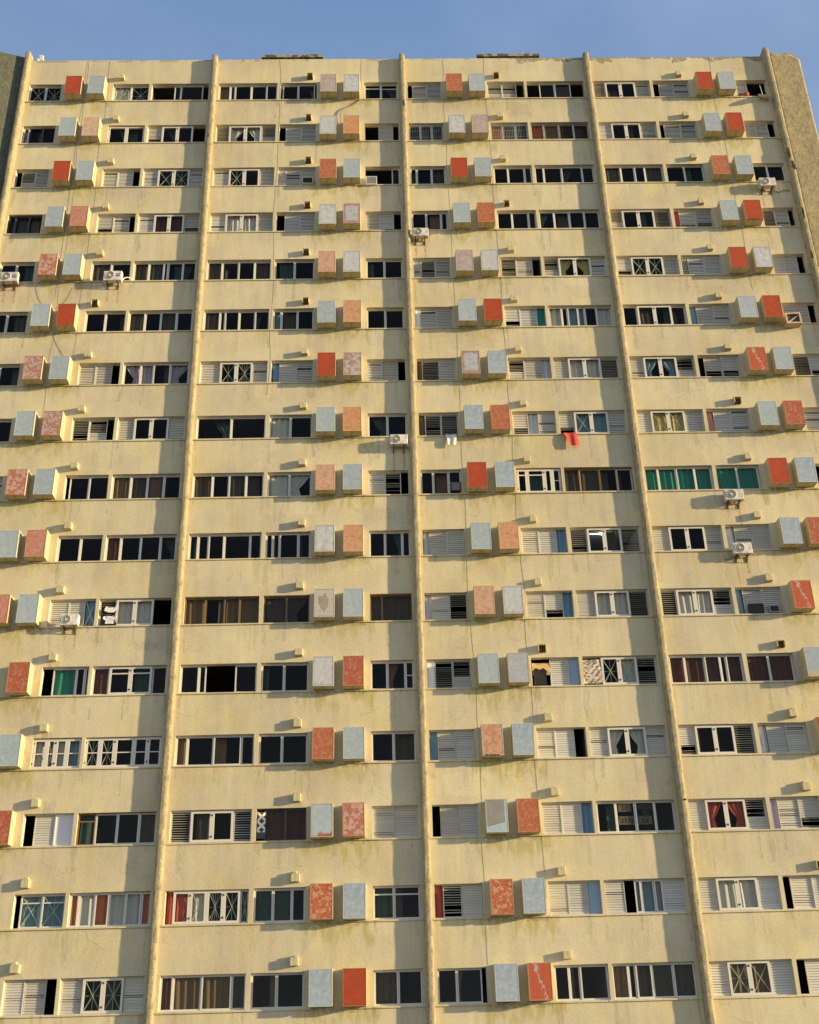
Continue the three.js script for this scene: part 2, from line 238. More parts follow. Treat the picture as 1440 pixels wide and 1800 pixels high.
// painted panels of the wall boxes: one texture per finish
const panelMat = {};
{
  const red = [0.43, 0.055, 0.012], pale = [0.6, 0.5, 0.4], orange = [0.62, 0.3, 0.13], blue = [0.355, 0.42, 0.465], grey = [0.55, 0.56, 0.57], tan = [0.6, 0.36, 0.24];
  const L3 = (a, b, t) => [mix(a[0], b[0], t), mix(a[1], b[1], t), mix(a[2], b[2], t)];
  const W = 112, H = 168;
  const make = (key, fn) => { const s = 100 + key.charCodeAt(0) * 9 + +key[1] * 37; const t = colourTexture(W, H, (i, j) => { const u = i / W, v = j / H; const g = 1 + (fbm(u * 5, v * 7, s + 5, 4) - 0.5) * 0.25 + (hash(i, j, s) - 0.5) * 0.16; const c = fn(u, v, s, i, j); const y = (c[0] + c[1] + c[2]) / 3, q = 0.03, e = 0.95; return [mix(c[0], y, q) * g * e, mix(c[1], y, q) * g * e, mix(c[2], y, q) * g * e]; }); panelMat[key] = new THREE.MeshStandardMaterial({ map: t, roughness: 0.9, bumpMap: roughBump, bumpScale: 0.004 }); };
  const patch = (u, v, s, f, lo, hi) => smooth(lo, hi, fbm(u * f, v * f * 1.4, s, 5));
  const edge = (u, v) => Math.min(u, 1 - u, v, 1 - v);
  const chip = (u, v, s) => (edge(u, v) < 0.05 * fbm(u * 9, v * 9, s + 70, 3) ? 1 : 0);
  [0, 1, 2].forEach((k) => make('R' + k, (u, v, s) => L3(L3(red, [0.48, 0.11, 0.04], patch(u, v, s, 5 + k, 0.55, 0.75) * 0.25), [0.2, 0.05, 0.03], chip(u, v, s) * 0.6)));
  make('P0', (u, v, s) => L3([0.55, 0.2, 0.13], [0.54, 0.34, 0.25], patch(u, v, s, 11, 0.4, 0.7) * 0.8));
  make('P1', (u, v, s) => L3([0.48, 0.16, 0.1], pale, patch(u, v, s, 9, 0.44, 0.62) * 0.6));
  make('P2', (u, v, s) => L3([0.46, 0.19, 0.13], [0.5, 0.44, 0.4], patch(u, v, s, 9, 0.42, 0.58) * 0.9));
  make('P3', (u, v, s) => L3([0.43, 0.1, 0.045], [0.52, 0.25, 0.16], patch(u, v, s, 12, 0.46, 0.72) * 0.7));
  make('P4', (u, v, s) => L3([0.45, 0.12, 0.045], [0.53, 0.24, 0.13], patch(u, v, s, 12, 0.4, 0.7) * 0.7));
  make('P5', (u, v, s) => L3(L3([0.6, 0.3, 0.16], [0.5, 0.13, 0.055], patch(u, v, s, 9, 0.42, 0.56)), [0.3, 0.06, 0.03], patch(u + 3, v, s, 16, 0.62, 0.68)));
  make('P6', (u, v, s) => L3([0.5, 0.1, 0.04], [0.46, 0.36, 0.35], (Math.abs(u - 0.25 - 0.5 * (1 - v) - 0.25 * (fbm(v * 5, u * 3, s, 3) - 0.5)) < 0.09 * fbm(u * 12, v * 12, s, 3) * 2 && fbm(u * 14, v * 14, s + 2, 3) > 0.46 ? 1 : 0)));
  [0, 1, 2].forEach((k) => make('O' + k, (u, v, s) => L3([orange, tan, [0.62, 0.33, 0.17]][k], [0.5, 0.17, 0.075], patch(u, v, s, 9, 0.52, 0.7) * 0.6)));
  make('T0', (u, v, s) => L3([0.62, 0.44, 0.3], [0.6, 0.32, 0.22], patch(u, v, s, 6, 0.5, 0.66) * 0.6));
  make('S0', (u, v, s) => L3([0.46, 0.3, 0.26], [0.46, 0.41, 0.4], patch(u, v, s, 13, 0.38, 0.62)));
  make('S1', (u, v, s) => L3([0.42, 0.26, 0.19], [0.5, 0.45, 0.4], patch(u, v, s, 6, 0.48, 0.56)));
  make('S2', (u, v, s) => L3([0.43, 0.48, 0.49], [0.42, 0.16, 0.1], smooth(0.16, 0.04, edge(u, v) + 0.12 * (fbm(u * 9, v * 9, s, 3) - 0.5)) * 0.8 + patch(u, v, s, 10, 0.62, 0.72) * 0.5));
  make('S3', (u, v, s) => L3([0.42, 0.38, 0.37], [0.42, 0.48, 0.54], patch(u, v, s, 18, 0.44, 0.52)));
  [0, 1, 2, 3].forEach((k) => make('B' + k, (u, v, s) => L3(L3([blue, [0.375, 0.45, 0.475], [0.395, 0.46, 0.495], [0.335, 0.41, 0.485]][k], [0.47, 0.5, 0.51], patch(u, v, s, 7, 0.42, 0.72) * 0.6), [0.33, 0.39, 0.33], patch(u, v + 5, s, 9, 0.55, 0.75) * 0.45 + chip(u, v, s) * 0.3)));
  [0, 1, 2].forEach((k) => make('G' + k, (u, v, s) => L3(grey, [0.42, 0.4, 0.36], patch(u, v, s, 7, 0.56, 0.68) * 0.6 + (edge(u, v) < 0.1 * fbm(u * 8, v * 8, s, 3) ? 0.7 : 0))));
  make('D0', (u, v, s) => L3([0.52, 0.48, 0.42], [0.26, 0.17, 0.1], (Math.hypot((u - 0.45) * 1.3, v - 0.45) < 0.34 * (0.5 + fbm(u * 5, v * 6, s, 3)) ? 0.6 : 0) + chip(u, v, s) * 0.4));
  make('D1', (u, v, s) => L3([0.4, 0.47, 0.5], [0.4, 0.12, 0.05], (v < 0.06 * (1 + 2 * noise(u * 9, 2, s)) && u > 0.3 ? 0.8 : 0) + chip(u, v, s) * 0.6));
  make('D2', (u, v, s) => L3([0.62, 0.34, 0.2], [0.45, 0.2, 0.1], patch(u, v, s, 6, 0.5, 0.6) * 0.6));
  make('D3', (u, v, s) => { const e = 0.24 + 0.1 * Math.floor(u * 7) / 7 * 1.6 - 0.05; return v > e && u < 0.86 ? [0.3, 0.28, 0.25] : L3([0.43, 0.52, 0.55], [0.15, 0.13, 0.1], v > e - 0.03 && u < 0.88 ? 0.7 : 0); });
  make('D4', (u, v, s) => L3(blue, [0.5, 0.42, 0.26], v < 0.14 * (0.5 + noise(u * 8, 2, s)) ? 1 : 0));
}
const LOOK = { R0: 'plain rust-red', R1: 'plain rust-red', R2: 'plain rust-red', P0: 'pink-red peeling', P1: 'pale-patched red', P2: 'pink and white flaking', P3: 'weathered red', P4: 'faded orange-red', P5: 'red-speckled orange', P6: 'red with pale scratches', O0: 'orange-tan', O1: 'blotched tan', O2: 'pale orange', T0: 'pale tan', S0: 'pinkish speckled', S1: 'brownish mottled', S2: 'red-edged grey-blue', S3: 'speckled grey', B0: 'pale blue', B1: 'pale blue', B2: 'grey-blue', B3: 'clear blue', G0: 'whitish grey', G1: 'whitish grey', G2: 'edge-worn white', D0: 'dirty white', D1: 'chipped pale blue', D2: 'tan broken-edged', D3: 'half-peeled grey', D4: 'chipped blue' };

// ------------------------------------------------------------------ the ground
{
  const g = new THREE.PlaneGeometry(3000, 3000); g.rotateX(-Math.PI / 2);
  const t = colourTexture(256, 256, (i, j) => { const k = 0.8 + 0.4 * tnoise(i / 16, j / 16, 16, 51); return [0.115 * k, 0.105 * k, 0.075 * k]; }, THREE.RepeatWrapping); t.repeat.set(300, 300);
  const m = new THREE.Mesh(g, new THREE.MeshStandardMaterial({ map: t, roughness: 0.95 })); m.name = 'ground'; m.userData = { kind: 'structure', label: 'bare paved ground in front of the tower' }; m.receiveShadow = true; scene.add(m);
}

// ------------------------------------------------------------------ the tower
const tower = thing('apartment_tower', 'tall cream apartment block with vertical ribs and rows of shuttered windows', 'building');
{ // one plastered wall per bay, pierced by its openings
  const J = () => rr(-0.012, 0.012);
  BAYS.forEach((b, q) => {
    const x0 = q ? RIBS[q] : RIBS[q] - 0.2, x1 = q < 3 ? RIBS[q + 1] : RIBS[4] + 0.14;
    const s = new THREE.Shape([[x0, 0.02], [x1, 0.02], [x1, PARAPET + J()], [(x0 + x1) / 2 + 1.3, PARAPET + J()], [(x0 + x1) / 2 - 2, PARAPET + J()], [x0, PARAPET + J()]].map((p) => new THREE.Vector2(...p)));
    for (let r = 1; r <= ROWS; r++) for (const k of ['s', 'n', 'w']) {
      const [l, e] = COLS[b][k], B = sill(r), T = top(r);
      s.holes.push(new THREE.Path([[l + J(), B + 0.02], [l + J(), T + J()], [e + J(), T + J()], [e + J(), B + 0.02]].map((p) => new THREE.Vector2(...p))));
    }
    const g = new THREE.ExtrudeGeometry(s, { depth: 0.3, bevelEnabled: false }); g.translate(0, 0, -0.3);
    const P = g.attributes.position, N = g.attributes.normal, U = g.attributes.uv;
    for (let i = 0; i < P.count; i++) { const x = P.getX(i), y = P.getY(i), z = P.getZ(i); if (Math.abs(N.getX(i)) > 0.5) U.setXY(i, x - z, y); else if (Math.abs(N.getY(i)) > 0.5) U.setXY(i, x, y - z); else U.setXY(i, x, y); }
    part('wall', g, M.wall, tower);
    for (let r = 1; r <= ROWS; r++) { // the ledge that runs under each row of openings, two or three lengths with worn ends
      if (!inView(x0, x1, sill(r) - 0.1, sill(r) + 0.1)) continue;
      const m = new MB(); const xs = [x0 + 0.17, ...[0.35, 0.68].map((f) => mix(x0, x1, f + rr(-0.04, 0.04))), x1 - 0.17];
      for (let i = 0; i < 3; i++) m.box(xs[i], xs[i + 1], sill(r) - 0.045 + rr(-0.004, 0.004), sill(r) + 0.012, -0.25, 0.045 + rr(-0.006, 0.008));
      part('sill', m.geo(), M.wall, tower);
    }
  });
}
// rough rounded ribs: a profile swept upwards with an uneven hand
function pier(name, cx, half, depth, z0, rad, y1, label, topFn) {
  const prof = []; const n = 9;
  prof.push([-half, z0 - 0.25]);
  for (let i = 0; i <= n; i++) { const a = Math.PI - (i / n) * Math.PI / 2; prof.push([-half + rad + Math.cos(a) * rad, z0 + depth - rad + Math.sin(a) * rad]); }
  if (half > 0.5) for (let i = 1; i < 6; i++) prof.push([mix(-half + rad, half - rad, i / 6), z0 + depth]);
  for (let i = 0; i <= n; i++) { const a = Math.PI / 2 - (i / n) * Math.PI / 2; prof.push([half - rad + Math.cos(a) * rad, z0 + depth - rad + Math.sin(a) * rad]); }
  prof.push([half, z0 - 0.25]);
  const pos = [], uv = [], idx = [], K = prof.length, st = 0.22, ny = Math.ceil(y1 / st), s = Math.round(cx * 10);
  let len = [0]; for (let i = 1; i < K; i++) len.push(len[i - 1] + Math.hypot(prof[i][0] - prof[i - 1][0], prof[i][1] - prof[i - 1][1]));
  for (let j = 0; j <= ny; j++) for (let i = 0; i < K; i++) {
    const f = j / ny, wob = 0.018 * (fbm(f * ny * 0.12, 3, s, 3) - 0.5), bite = 0.022 * (fbm(f * ny * 0.55, i * 0.35, s + 9, 3) - 0.5);
    let [x, z] = prof[i], y = f * y1; const out = z > z0 ? 1 : 0;
    if (topFn && j === ny) y = topFn(x); else if (topFn) y = f * topFn(x);
    x += wob * 0.6 + Math.sign(x) * bite * out; z += (wob * 0.4 + bite) * out;
    pos.push(cx + x, y, z); uv.push(len[i] + s, y);
  }
  for (let j = 0; j < ny; j++) for (let i = 0; i < K - 1; i++) { const a = j * K + i, b = a + 1, c = a + K, d = c + 1; idx.push(a, b, d, a, d, c); }
  const c0 = ny * K; for (let i = 1; i < K - 1; i++) idx.push(c0, c0 + i, c0 + i + 1);
  const g = new THREE.BufferGeometry(); g.setAttribute('position', new THREE.Float32BufferAttribute(pos, 3)); g.setAttribute('uv', new THREE.Float32BufferAttribute(uv, 2)); g.setIndex(idx); g.computeVertexNormals();
  return part(name, g, name === 'end_wall' ? M.tan : M.rib, tower, label);
}
RIBS.forEach((x, i) => pier('rib', x, 0.152, 0.335, 0, 0.12, i === 0 || i === 4 ? 49.58 : 49.3, i === 4 ? 'chipped rib beside the plain end wall' : undefined));
pier('end_wall', 22.09, 0.84, 0.17, 0, 0.15, 49.3, 'rough unpainted end wall right of the last rib', (x) => 49.28 - (x > 0.3 ? 0.5 * ((x - 0.3) / 0.54) ** 2 : 0) + 0.05 * Math.sin(x * 9));
for (const [x, y, w, h, q] of [[21.05, 42.1, 0.13, 0.5, 1], [21.16, 41.25, 0.15, 0.42, 2], [21.1, 38.2, 0.1, 0.5, 3], [21.06, 35.6, 0.09, 0.35, 4], [1.5, 45.7, 0.07, 0.3, 5], [-8.52, 43.6, 0.06, 0.25, 6], [11.4, 9.75, 0.12, 0.05, 7]]) { // broken spots with the dark core showing
  const n = 22, sh = new THREE.Shape(Array.from({ length: n }, (_, i) => { const a = i / n * Math.PI * 2, k = 0.55 + 0.6 * noise(Math.cos(a) * 4 + 5, Math.sin(a) * 4 + q * 9, 90); return new THREE.Vector2(Math.cos(a) * w * k * 0.6, Math.sin(a) * h * k * 0.8); }));
  const g = new THREE.ExtrudeGeometry(sh, { depth: 0.06, bevelEnabled: false }); g.translate(x, y, 0.292); part('broken_patch', g, M.core ?? (M.core = std(0.035, 0.03, 0.022, 0.95)), tower, 'dark broken spot on a rib');
}
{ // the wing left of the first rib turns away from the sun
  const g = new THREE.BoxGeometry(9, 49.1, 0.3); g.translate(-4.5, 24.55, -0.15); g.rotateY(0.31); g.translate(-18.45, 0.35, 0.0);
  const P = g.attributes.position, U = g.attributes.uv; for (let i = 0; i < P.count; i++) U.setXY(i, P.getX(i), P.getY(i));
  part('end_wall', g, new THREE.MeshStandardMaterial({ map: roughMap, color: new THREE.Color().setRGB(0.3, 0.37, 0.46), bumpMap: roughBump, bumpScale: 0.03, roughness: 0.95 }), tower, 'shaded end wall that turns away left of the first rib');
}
{ // rooms: slabs, partitions, back wall, roof
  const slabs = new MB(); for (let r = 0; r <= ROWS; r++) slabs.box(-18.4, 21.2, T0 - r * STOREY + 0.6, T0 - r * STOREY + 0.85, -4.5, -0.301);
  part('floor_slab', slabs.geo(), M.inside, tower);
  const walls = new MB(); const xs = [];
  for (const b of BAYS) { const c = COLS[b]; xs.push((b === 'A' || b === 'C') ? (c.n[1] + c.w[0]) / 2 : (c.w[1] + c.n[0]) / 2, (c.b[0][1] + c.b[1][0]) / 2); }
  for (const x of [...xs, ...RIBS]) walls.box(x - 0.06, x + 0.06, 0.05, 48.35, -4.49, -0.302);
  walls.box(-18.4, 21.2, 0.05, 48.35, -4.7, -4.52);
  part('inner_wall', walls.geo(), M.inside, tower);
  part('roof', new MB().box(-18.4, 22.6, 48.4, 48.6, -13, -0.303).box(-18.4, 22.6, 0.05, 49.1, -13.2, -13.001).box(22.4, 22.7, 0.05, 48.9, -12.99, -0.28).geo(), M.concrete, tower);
  const pent = (x0, x1, y) => { const m = new MB(); m.box(x0 + 0.15, x1 - 0.15, 48.61, y - 0.22, -6.4, -3.1).box(x0, x1 + 0.1, y - 0.22, y - 0.02, -6.5, -3); for (let i = 0; i < 9; i++) { const x = mix(x0, x1 - 0.5, i / 9) + rr(0, 0.2); m.box(x, x + rr(0.25, 0.5), y - 0.019, y + rr(0, 0.05), -3.6 - rr(0, 1), -3.02 - rr(0, 0.1)); } return m.geo(); };
  const old = new THREE.MeshStandardMaterial({ map: colourTexture(256, 128, (i, j) => { const k = fbm(i * 0.05, j * 0.06, 71, 4), d = k > 0.47 ? 1 : 0, f = 0.8 + 0.4 * hash(i, j, 72); return [mix(0.34, 0.1, d) * f, mix(0.3, 0.088, d) * f, mix(0.2, 0.055, d) * f]; }, THREE.RepeatWrapping), roughness: 0.95 }); old.map.repeat.set(0.3, 0.6);
  part('rooftop_house', pent(-6.46, -3.04, 52.95), old, tower, 'flat mouldy rooftop house behind the parapet, left one'); part('rooftop_house', pent(5.89, 9.41, 52.93), old, tower, 'flat mouldy rooftop house behind the parapet, right one');
  for (const [x, h] of [[8.6, 0.9], [-5.2, 0.5], [7.2, 0.4]]) { const g = new THREE.CylinderGeometry(0.018, 0.022, h + 0.4, 7); g.rotateZ(rr(-0.06, 0.06)); g.translate(x, 52.7 + h / 2, -3.4); part('antenna_rod', g, M.grey, tower); }
  const stub = new MB().box(-17.98, -17.84, 49.2, 49.62, -0.25, -0.1).slat(-17.86, -17.68, 49.6, -0.15, 0.28, 0.16, 0.3, [1, 1, 1]);
  part('roof_stub', stub.geo(), M.white, tower, 'broken pale stub on the parapet corner');
}
// small plaster blocks above the narrow windows
for (const b of BAYS) for (let r = 1; r <= ROWS; r++) {
  const x = COLS[b].v, y = top(r) + 0.2; if (!inView(x - 0.2, x + 0.2, y, y + 0.3)) continue;
  const open = (b === 'B' && [1, 2, 3, 4, 5, 6].includes(r)) || (b === 'D' && [8, 12, 15].includes(r)) || (b === 'C' && [1, 4, 12].includes(r)) || (b === 'A' && [6].includes(r));
  const w = rr(0.29, 0.34), h = rr(0.28, 0.32), d = rr(0.2, 0.24), m = new MB(), jx = rr(-0.03, 0.03), tone = [0.92, 0.9, 0.85];
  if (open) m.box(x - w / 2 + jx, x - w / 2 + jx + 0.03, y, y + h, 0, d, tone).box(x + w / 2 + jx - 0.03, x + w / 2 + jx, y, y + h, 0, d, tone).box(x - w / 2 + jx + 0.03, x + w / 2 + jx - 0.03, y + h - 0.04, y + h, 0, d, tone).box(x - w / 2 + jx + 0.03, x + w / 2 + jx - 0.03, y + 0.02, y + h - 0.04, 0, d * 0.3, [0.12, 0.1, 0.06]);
  else { const g = new RoundedBoxGeometry(w, h, d + 0.1, 2, 0.02); g.rotateZ(rr(-0.06, 0.06)); g.translate(x + jx, y + h / 2 + rr(-0.03, 0.03), d / 2 - 0.05); if (rnd() < 0.4) { const g2 = new RoundedBoxGeometry(w * 0.45, 0.07, d * 0.9, 2, 0.02); g2.translate(x + jx + w * rr(-0.2, 0.2), y + h + 0.03, d * 0.35); part('wall_block', mergeGeometries([g, g2]), M.boxPaint, tower); } else part('wall_block', g, M.boxPaint, tower); continue; }
  const mat = M.boxPaintTone ?? (M.boxPaintTone = new THREE.MeshStandardMaterial({ color: new THREE.Color().setRGB(0.62, 0.53, 0.31), vertexColors: true, roughness: 0.85 }));
  part('wall_block', m.geo(true), mat, tower, 'hollow plaster block above a narrow window');
}

// ------------------------------------------------------------------ windows: three strings per row and bay
// G sash in white metal, D dark frame, E brown wood, O honey wood, H white wooden casement; L closed louvre, M open louvre, N open below, K closed below; S plain leaf, V open, then
// curtain colour (w r b g n y l o d m p), c tied back, x iron star, q middle bar, t transom, u upright bars; the number is the share of the width
const WIN = {
  A: { s: ['Gx2 Gx2', 'Gl1 D2.3 D2.3', 'V.8 K2 L2', 'D1 D2 D2', 'G2 G2.4', 'G1.8 G2.6', 'G1.5 G2', 'Gw1 G2', 'M2 L2', '', '', '', '', '', '', ''],
    n: ['Gxw2 Gx2', 'H2 H2', 'L2 L2.1 V1', 'N2 L2 V.8', 'Gd2 G2', 'G2.3 G2.4', 'L2.3 L2.3 V1.2', 'M2.2 K2.4 V1', 'V.4 G2.2 G2.2', 'G2.4 G2.4', 'L2.5 L2.2 Vbx1.5', 'V1.2 Gg2.8 G1 G.5', 'Hqw1.5 Hqx1 Hqw1.3 Hqb1.6', 'V1.2 L2.5 S2.4', 'V.6 Gxtb2.4 Gxtb2.6', 'L2.4 L2.6 V1.3'],
    w: ['V4 G1.2 G4 V1', 'N1.8 H2 H2 V1.6', 'L2 Hx2.2 Hx2.2 L1.8', 'L2 Hm2 Hm2 N2', 'Gd2 Gd2 G.6 G2 G1.8', 'Gd2.2 G2.2 Gd2.2 G2.2', 'Glc2 Gl1.5 G2 Glc2.2', 'L2.2 H2.4 H2.4 L2.2', 'Gn2.2 Gd2 Gn2 G2', 'Gm1.8 G2.5 G2.5 G2', 'M2.2 Hw2.5 Hw2.5 V2.4', 'Gm2 Ht2.6 Ht2.6 G1.8', 'Hqx1.7 Hqx1.7 Hq2.2 Hq1.6 Hq1.6', 'Et2.2 G2.8 G2.8 Gd2.2', 'Go1.2 Gw2.2 Go2 Gw2.3 Gw2.2 Go1.3', 'L2.7 Hx2.6 Hx2.6 L2.6'] },
  B: { w: ['Gn1.9 G.8 G2.8 G2.6 G1.8', 'M1.8 Hwc2.3 Hwc2.3 K2', 'L2 Hx2 H2 L1.9', 'L2 Hw2.2 Hw2.2 L2', 'Gd2 G2.2 G2.2 Gd2.2', 'Gd2.2 G.7 G2 G2.2 G2', 'L2.6 Hx2.2 Hx2.2 L2', 'G4.4 G4.4', 'Gd2.2 G1.9 Gd2 G2', 'G1 G1.2 G1.8 G3 G1.3', 'En2.6 E2.4 En2 En2.5', 'G2 G.8 V3.2 G2.4', 'Gn1.3 G3 G3.2 G1.5', 'M2.4 H2.6 H2.6 M2.2', 'Vr.8 Hr1.8 Hxw1.8 Hx1.8 Hx1.8 Gx.9', 'Gm1.4 Gn3.2 Gn3.4 Gd1.6'],
    n: ['V.3 G2.6 G2.8 V.3', 'V.8 L2.1 L2', 'L1 L2 L2', 'V1 L2 L2', 'G2 G2', 'Gb1 G2 G2', 'Vb1 L2.3 L2.2', 'Gw2.4 G2.5', 'Gw2.4 Gwc2.4', 'G.8 G.8 G2.2 G1.4', 'Ed2.6 Edc2.6', 'G2.6 G2.8', 'G2.5 G2.8', 'V.9 Dm2.4 Dm2.4', 'Gk2 Gk2 G1.4', 'G2.6 G2.8'],
    s: ['Gt2 Gt2', 'V2 L2.2 V.8', 'V3.3 G1', 'L2 L2 V1', 'G2 G2', 'G2 G2', 'L2.1 L2.3 V1', 'G2 G2', 'L2 M2 V.9', 'G2 G2.2 G1', 'Ed1.2 Ed3', 'G2 G2.2 Gq1', 'G2.4 G2.4', 'L2.4 L2.6', 'Gtk2 Gt2.5', 'Gd2.6 G2.6'] },
  C: { s: ['V.6 L2 L2', 'Gu2 Gu2 Gu2', 'G1 G2.4 G2.2', 'G2.2 G2.3 G1', 'L1 M2 L2', 'S.7 L2.2 L2.2', 'Vn.6 M2.2 L2', 'Vn.8 M2.2 M2.3', 'G1.7 G2.1 Gq1.7', 'Vw.8 L2.2 L2.2', 'Vw.8 L2.2 M2.2', 'S1 M2.4 K2.4', 'Vb1 L2.3 L2.4', 'V1 L2.4 L2.4', 'Vr1 M2.4 L2.5', 'G2.3 G3 V.5'],
    n: ['K2 K2 V1', 'Guo2 Gu2 Gu2', 'G2 G2.3 G1', 'G2 G2.2 G1', 'M2 L2.1 V1', 'N2 L2.2 Vg1', 'K2 L2.2 Vw1', 'N2 Vw1.2 L2.2', 'Ht1.3 Ht2.2 H1 Hq1.1', 'L2.2 L2.3 Vb1.2', 'L2.2 N2.2 Vb1.1', 'V2.4 L2.5 Sb1.2', 'L2.3 L2.4 V1.3', 'L2.4 L2.6 Vb1.3', 'L2.5 L2.5 Sb1.4', 'G1.6 G1.2 G3'],
    w: ['V1.9 G2.3 Gd2.4 V1.9', 'Guo1.6 Gun1.8 Gu1.8 Gu1.8', 'G1.3 G2.6 G3 G1.7', 'G2.2 G2.2 G2.2 G2.2', 'K2 Hyc2.2 Hyc2.2 L2', 'Gw1.8 G.8 Gb1.4 Gb.9 G1.6 Gw2', 'L2 Hw2.2 Hw2.2 M2.4', 'N2 Hxb2.2 Hb2.2 L2.2', 'Ed2 Od2.6 O2.2 G2', 'M2.2 H2.2 H2.2 M2.4', 'L2.4 Hw2.2 Hw2.2 M2.4', 'V2.4 Hx2.3 Hxw2.3 M2.5', 'L2.3 Hwc2.4 Hwc2.4 L2.4', 'G2.4 G2.4 G2.4 G2.4', 'L2.5 V1.2 Gb.8 Gb1.6 Gl1 L2.6', 'Gn2 G.9 Gd2 Gd2.6 Gd2.6'] },
  D: { w: ['M1.7 H2.2 H2.2 L2.1', 'L1.7 H2 H2 L2.1', 'Gd2.4 G2 G1.5 Gd2.6', 'K1.6 H2.2 H2.2 M2.2', 'N2 Hx2.2 Hx2.2 L2', 'G2 H2.4 H2.4 G2', 'L1.9 Hbc2.3 Hbc2.3 K2.4', 'L1.9 Hxy2.3 Hxy2.3 L2.4', 'Gg1.8 Gg2.4 Gg2.4 Gg2.2', 'L2.2 H2.4 H2.4 L2.2', 'M2 Hw2.3 Hw2.3 K2.4', 'Gm2 Gm2.6 Gm2 G.8 Gm2', 'N2.2 H2.6 H2.6 M2.6', 'L2.2 Hrc2.6 Hrc2.6 K2.6', 'L2.2 Hw2.6 Hw2.6 L2.6', 'L2.2 Hxn2.6 Hxn2.6 L2.6'],
    n: ['V1 L2.2 L2.4', 'V.7 L2.3 L2.1', 'G2.4 G2.5', 'Vr.8 L2.2 N2.2', 'Vu1 L2.2 L2.2', 'Vb1 L2.3 L2.2', 'V.9 N2.3 N2.3', 'Vp1 L2.3 L2.3', 'Gg2.5 Gg2.5', 'Vw1.2 L2.2 L2.2', 'Vb.9 L2.3 L2.3', 'Gm2.6 Gm2.8', 'Vw1.2 L2.4 L2.5', 'Vl1 L2.6 N2.6', 'V1 L2.6 L2.6', 'V1.2 L2.6 L2.6'],
    s: ['N1.9 V3', 'L1.8 L2 V1', 'G2 G2.3', 'M2 L2.2 V.8', 'L2 L2 V1', 'L2 L2.2 V1', 'M2 N2', 'L2 L2', 'V1 Gn1', '', '', '', '', '', '', ''] },
};
const FR = { G: M.alu, D: M.darkFrame, E: M.brown, O: M.honey, H: M.wood };
function louvre(x0, x1, h, kind, z) {
  const m = new MB(), base = rr(0.8, 1.03), warm = rr(-0.03, 0.05), tone = (j) => { const k = base * (1 + rr(-0.09, 0.05)); return [0.61 * k, (0.575 - warm * 0.4) * k, (0.485 - warm) * k]; };
  m.box(x0 + 0.004, x0 + 0.04, 0.03, h - 0.03, z - 0.05, z, tone()).box(x1 - 0.04, x1 - 0.004, 0.03, h - 0.03, z - 0.05, z, tone());
  m.box(x0 + 0.04, x1 - 0.04, 0.03, 0.06, z - 0.045, z - 0.004, tone()).box(x0 + 0.04, x1 - 0.04, h - 0.07, h - 0.03, z - 0.045, z - 0.004, tone());
  const n = 12, pitch = (h - 0.13) / n, tilt0 = rr(0.24, 0.38), stuck = rnd() < 0.3 ? Math.floor(rr(0, n)) : -1;
  for (let j = 0; j < n; j++) {
    const f = j / n; let a = tilt0 + rr(-0.03, 0.03), gone = false;
    if (kind === 'M') { a = 1.25 + rr(-0.12, 0.1); gone = rnd() < 0.06; }
    if (kind === 'N' && f < 0.32) { a = 1.3; gone = rnd() < 0.45; }
    if (kind === 'K' && f > 0.36) { a = 1.3 + rr(-0.1, 0.1); gone = rnd() < 0.15; }
    if (kind === 'L' && (j === stuck || rnd() < 0.05)) a = rr(0.5, 1.1);
    if (gone) continue;
    m.slat(x0 + 0.04, x1 - 0.04, 0.062 + (j + 0.5) * pitch, z - 0.026, pitch * 1.02, 0.009, -a, tone());
  }
  return m.geo(true);
}
function drape(x0, x1, y0, y1, z, tied, left) { // hanging cloth with folds
  const nx = 26, ny = tied ? 10 : 4, g = new THREE.PlaneGeometry(1, 1, nx, ny), P = g.attributes.position, ph = rr(0, 6), f = rr(9, 13) * (x1 - x0), s = Math.floor(rr(0, 999));
  for (let i = 0; i < P.count; i++) {
    const u = P.getX(i) + 0.5, v = P.getY(i) + 0.5; let w = 1; if (tied) w = v > 0.42 ? mix(0.42, 1, ((v - 0.42) / 0.58) ** 0.8) : mix(0.55, 0.42, v / 0.42);
    const uu = left ? u * w : 1 - (1 - u) * w;
    P.setXYZ(i, x0 + uu * (x1 - x0), y0 + v * (y1 - y0), z + Math.sin(ph + u * f * 2 + 1.5 * noise(u * 4, v, s)) * 0.028);
  }
  g.computeVertexNormals(); return g;
}
function star(x0, x1, y0, y1, z) {
  const m = new MB(), cx = (x0 + x1) / 2, cy = (y0 + y1) / 2, hx = (x1 - x0) / 2, hy = (y1 - y0) / 2;
  const w = rr(0.018, 0.03), q = rnd();
  m.bar(x0, y0, x1, y1, z, w).bar(x0, y1, x1, y0, z + 0.012, w);
  if (q < 0.75) m.bar(cx, y0, cx, y1, z - 0.012, 0.014);
  if (q < 0.45) m.bar(x0, cy, x1, cy, z - 0.02, 0.012);
  if (q < 0.25) for (const [a, b] of [[0.5, 1]]) m.bar(cx - hx * a, cy - hy * b, cx + hx * a, cy + hy * b, z + 0.022, 0.011).bar(cx - hx * a, cy + hy * b, cx + hx * a, cy - hy * b, z + 0.03, 0.011);
  return m.geo();
}
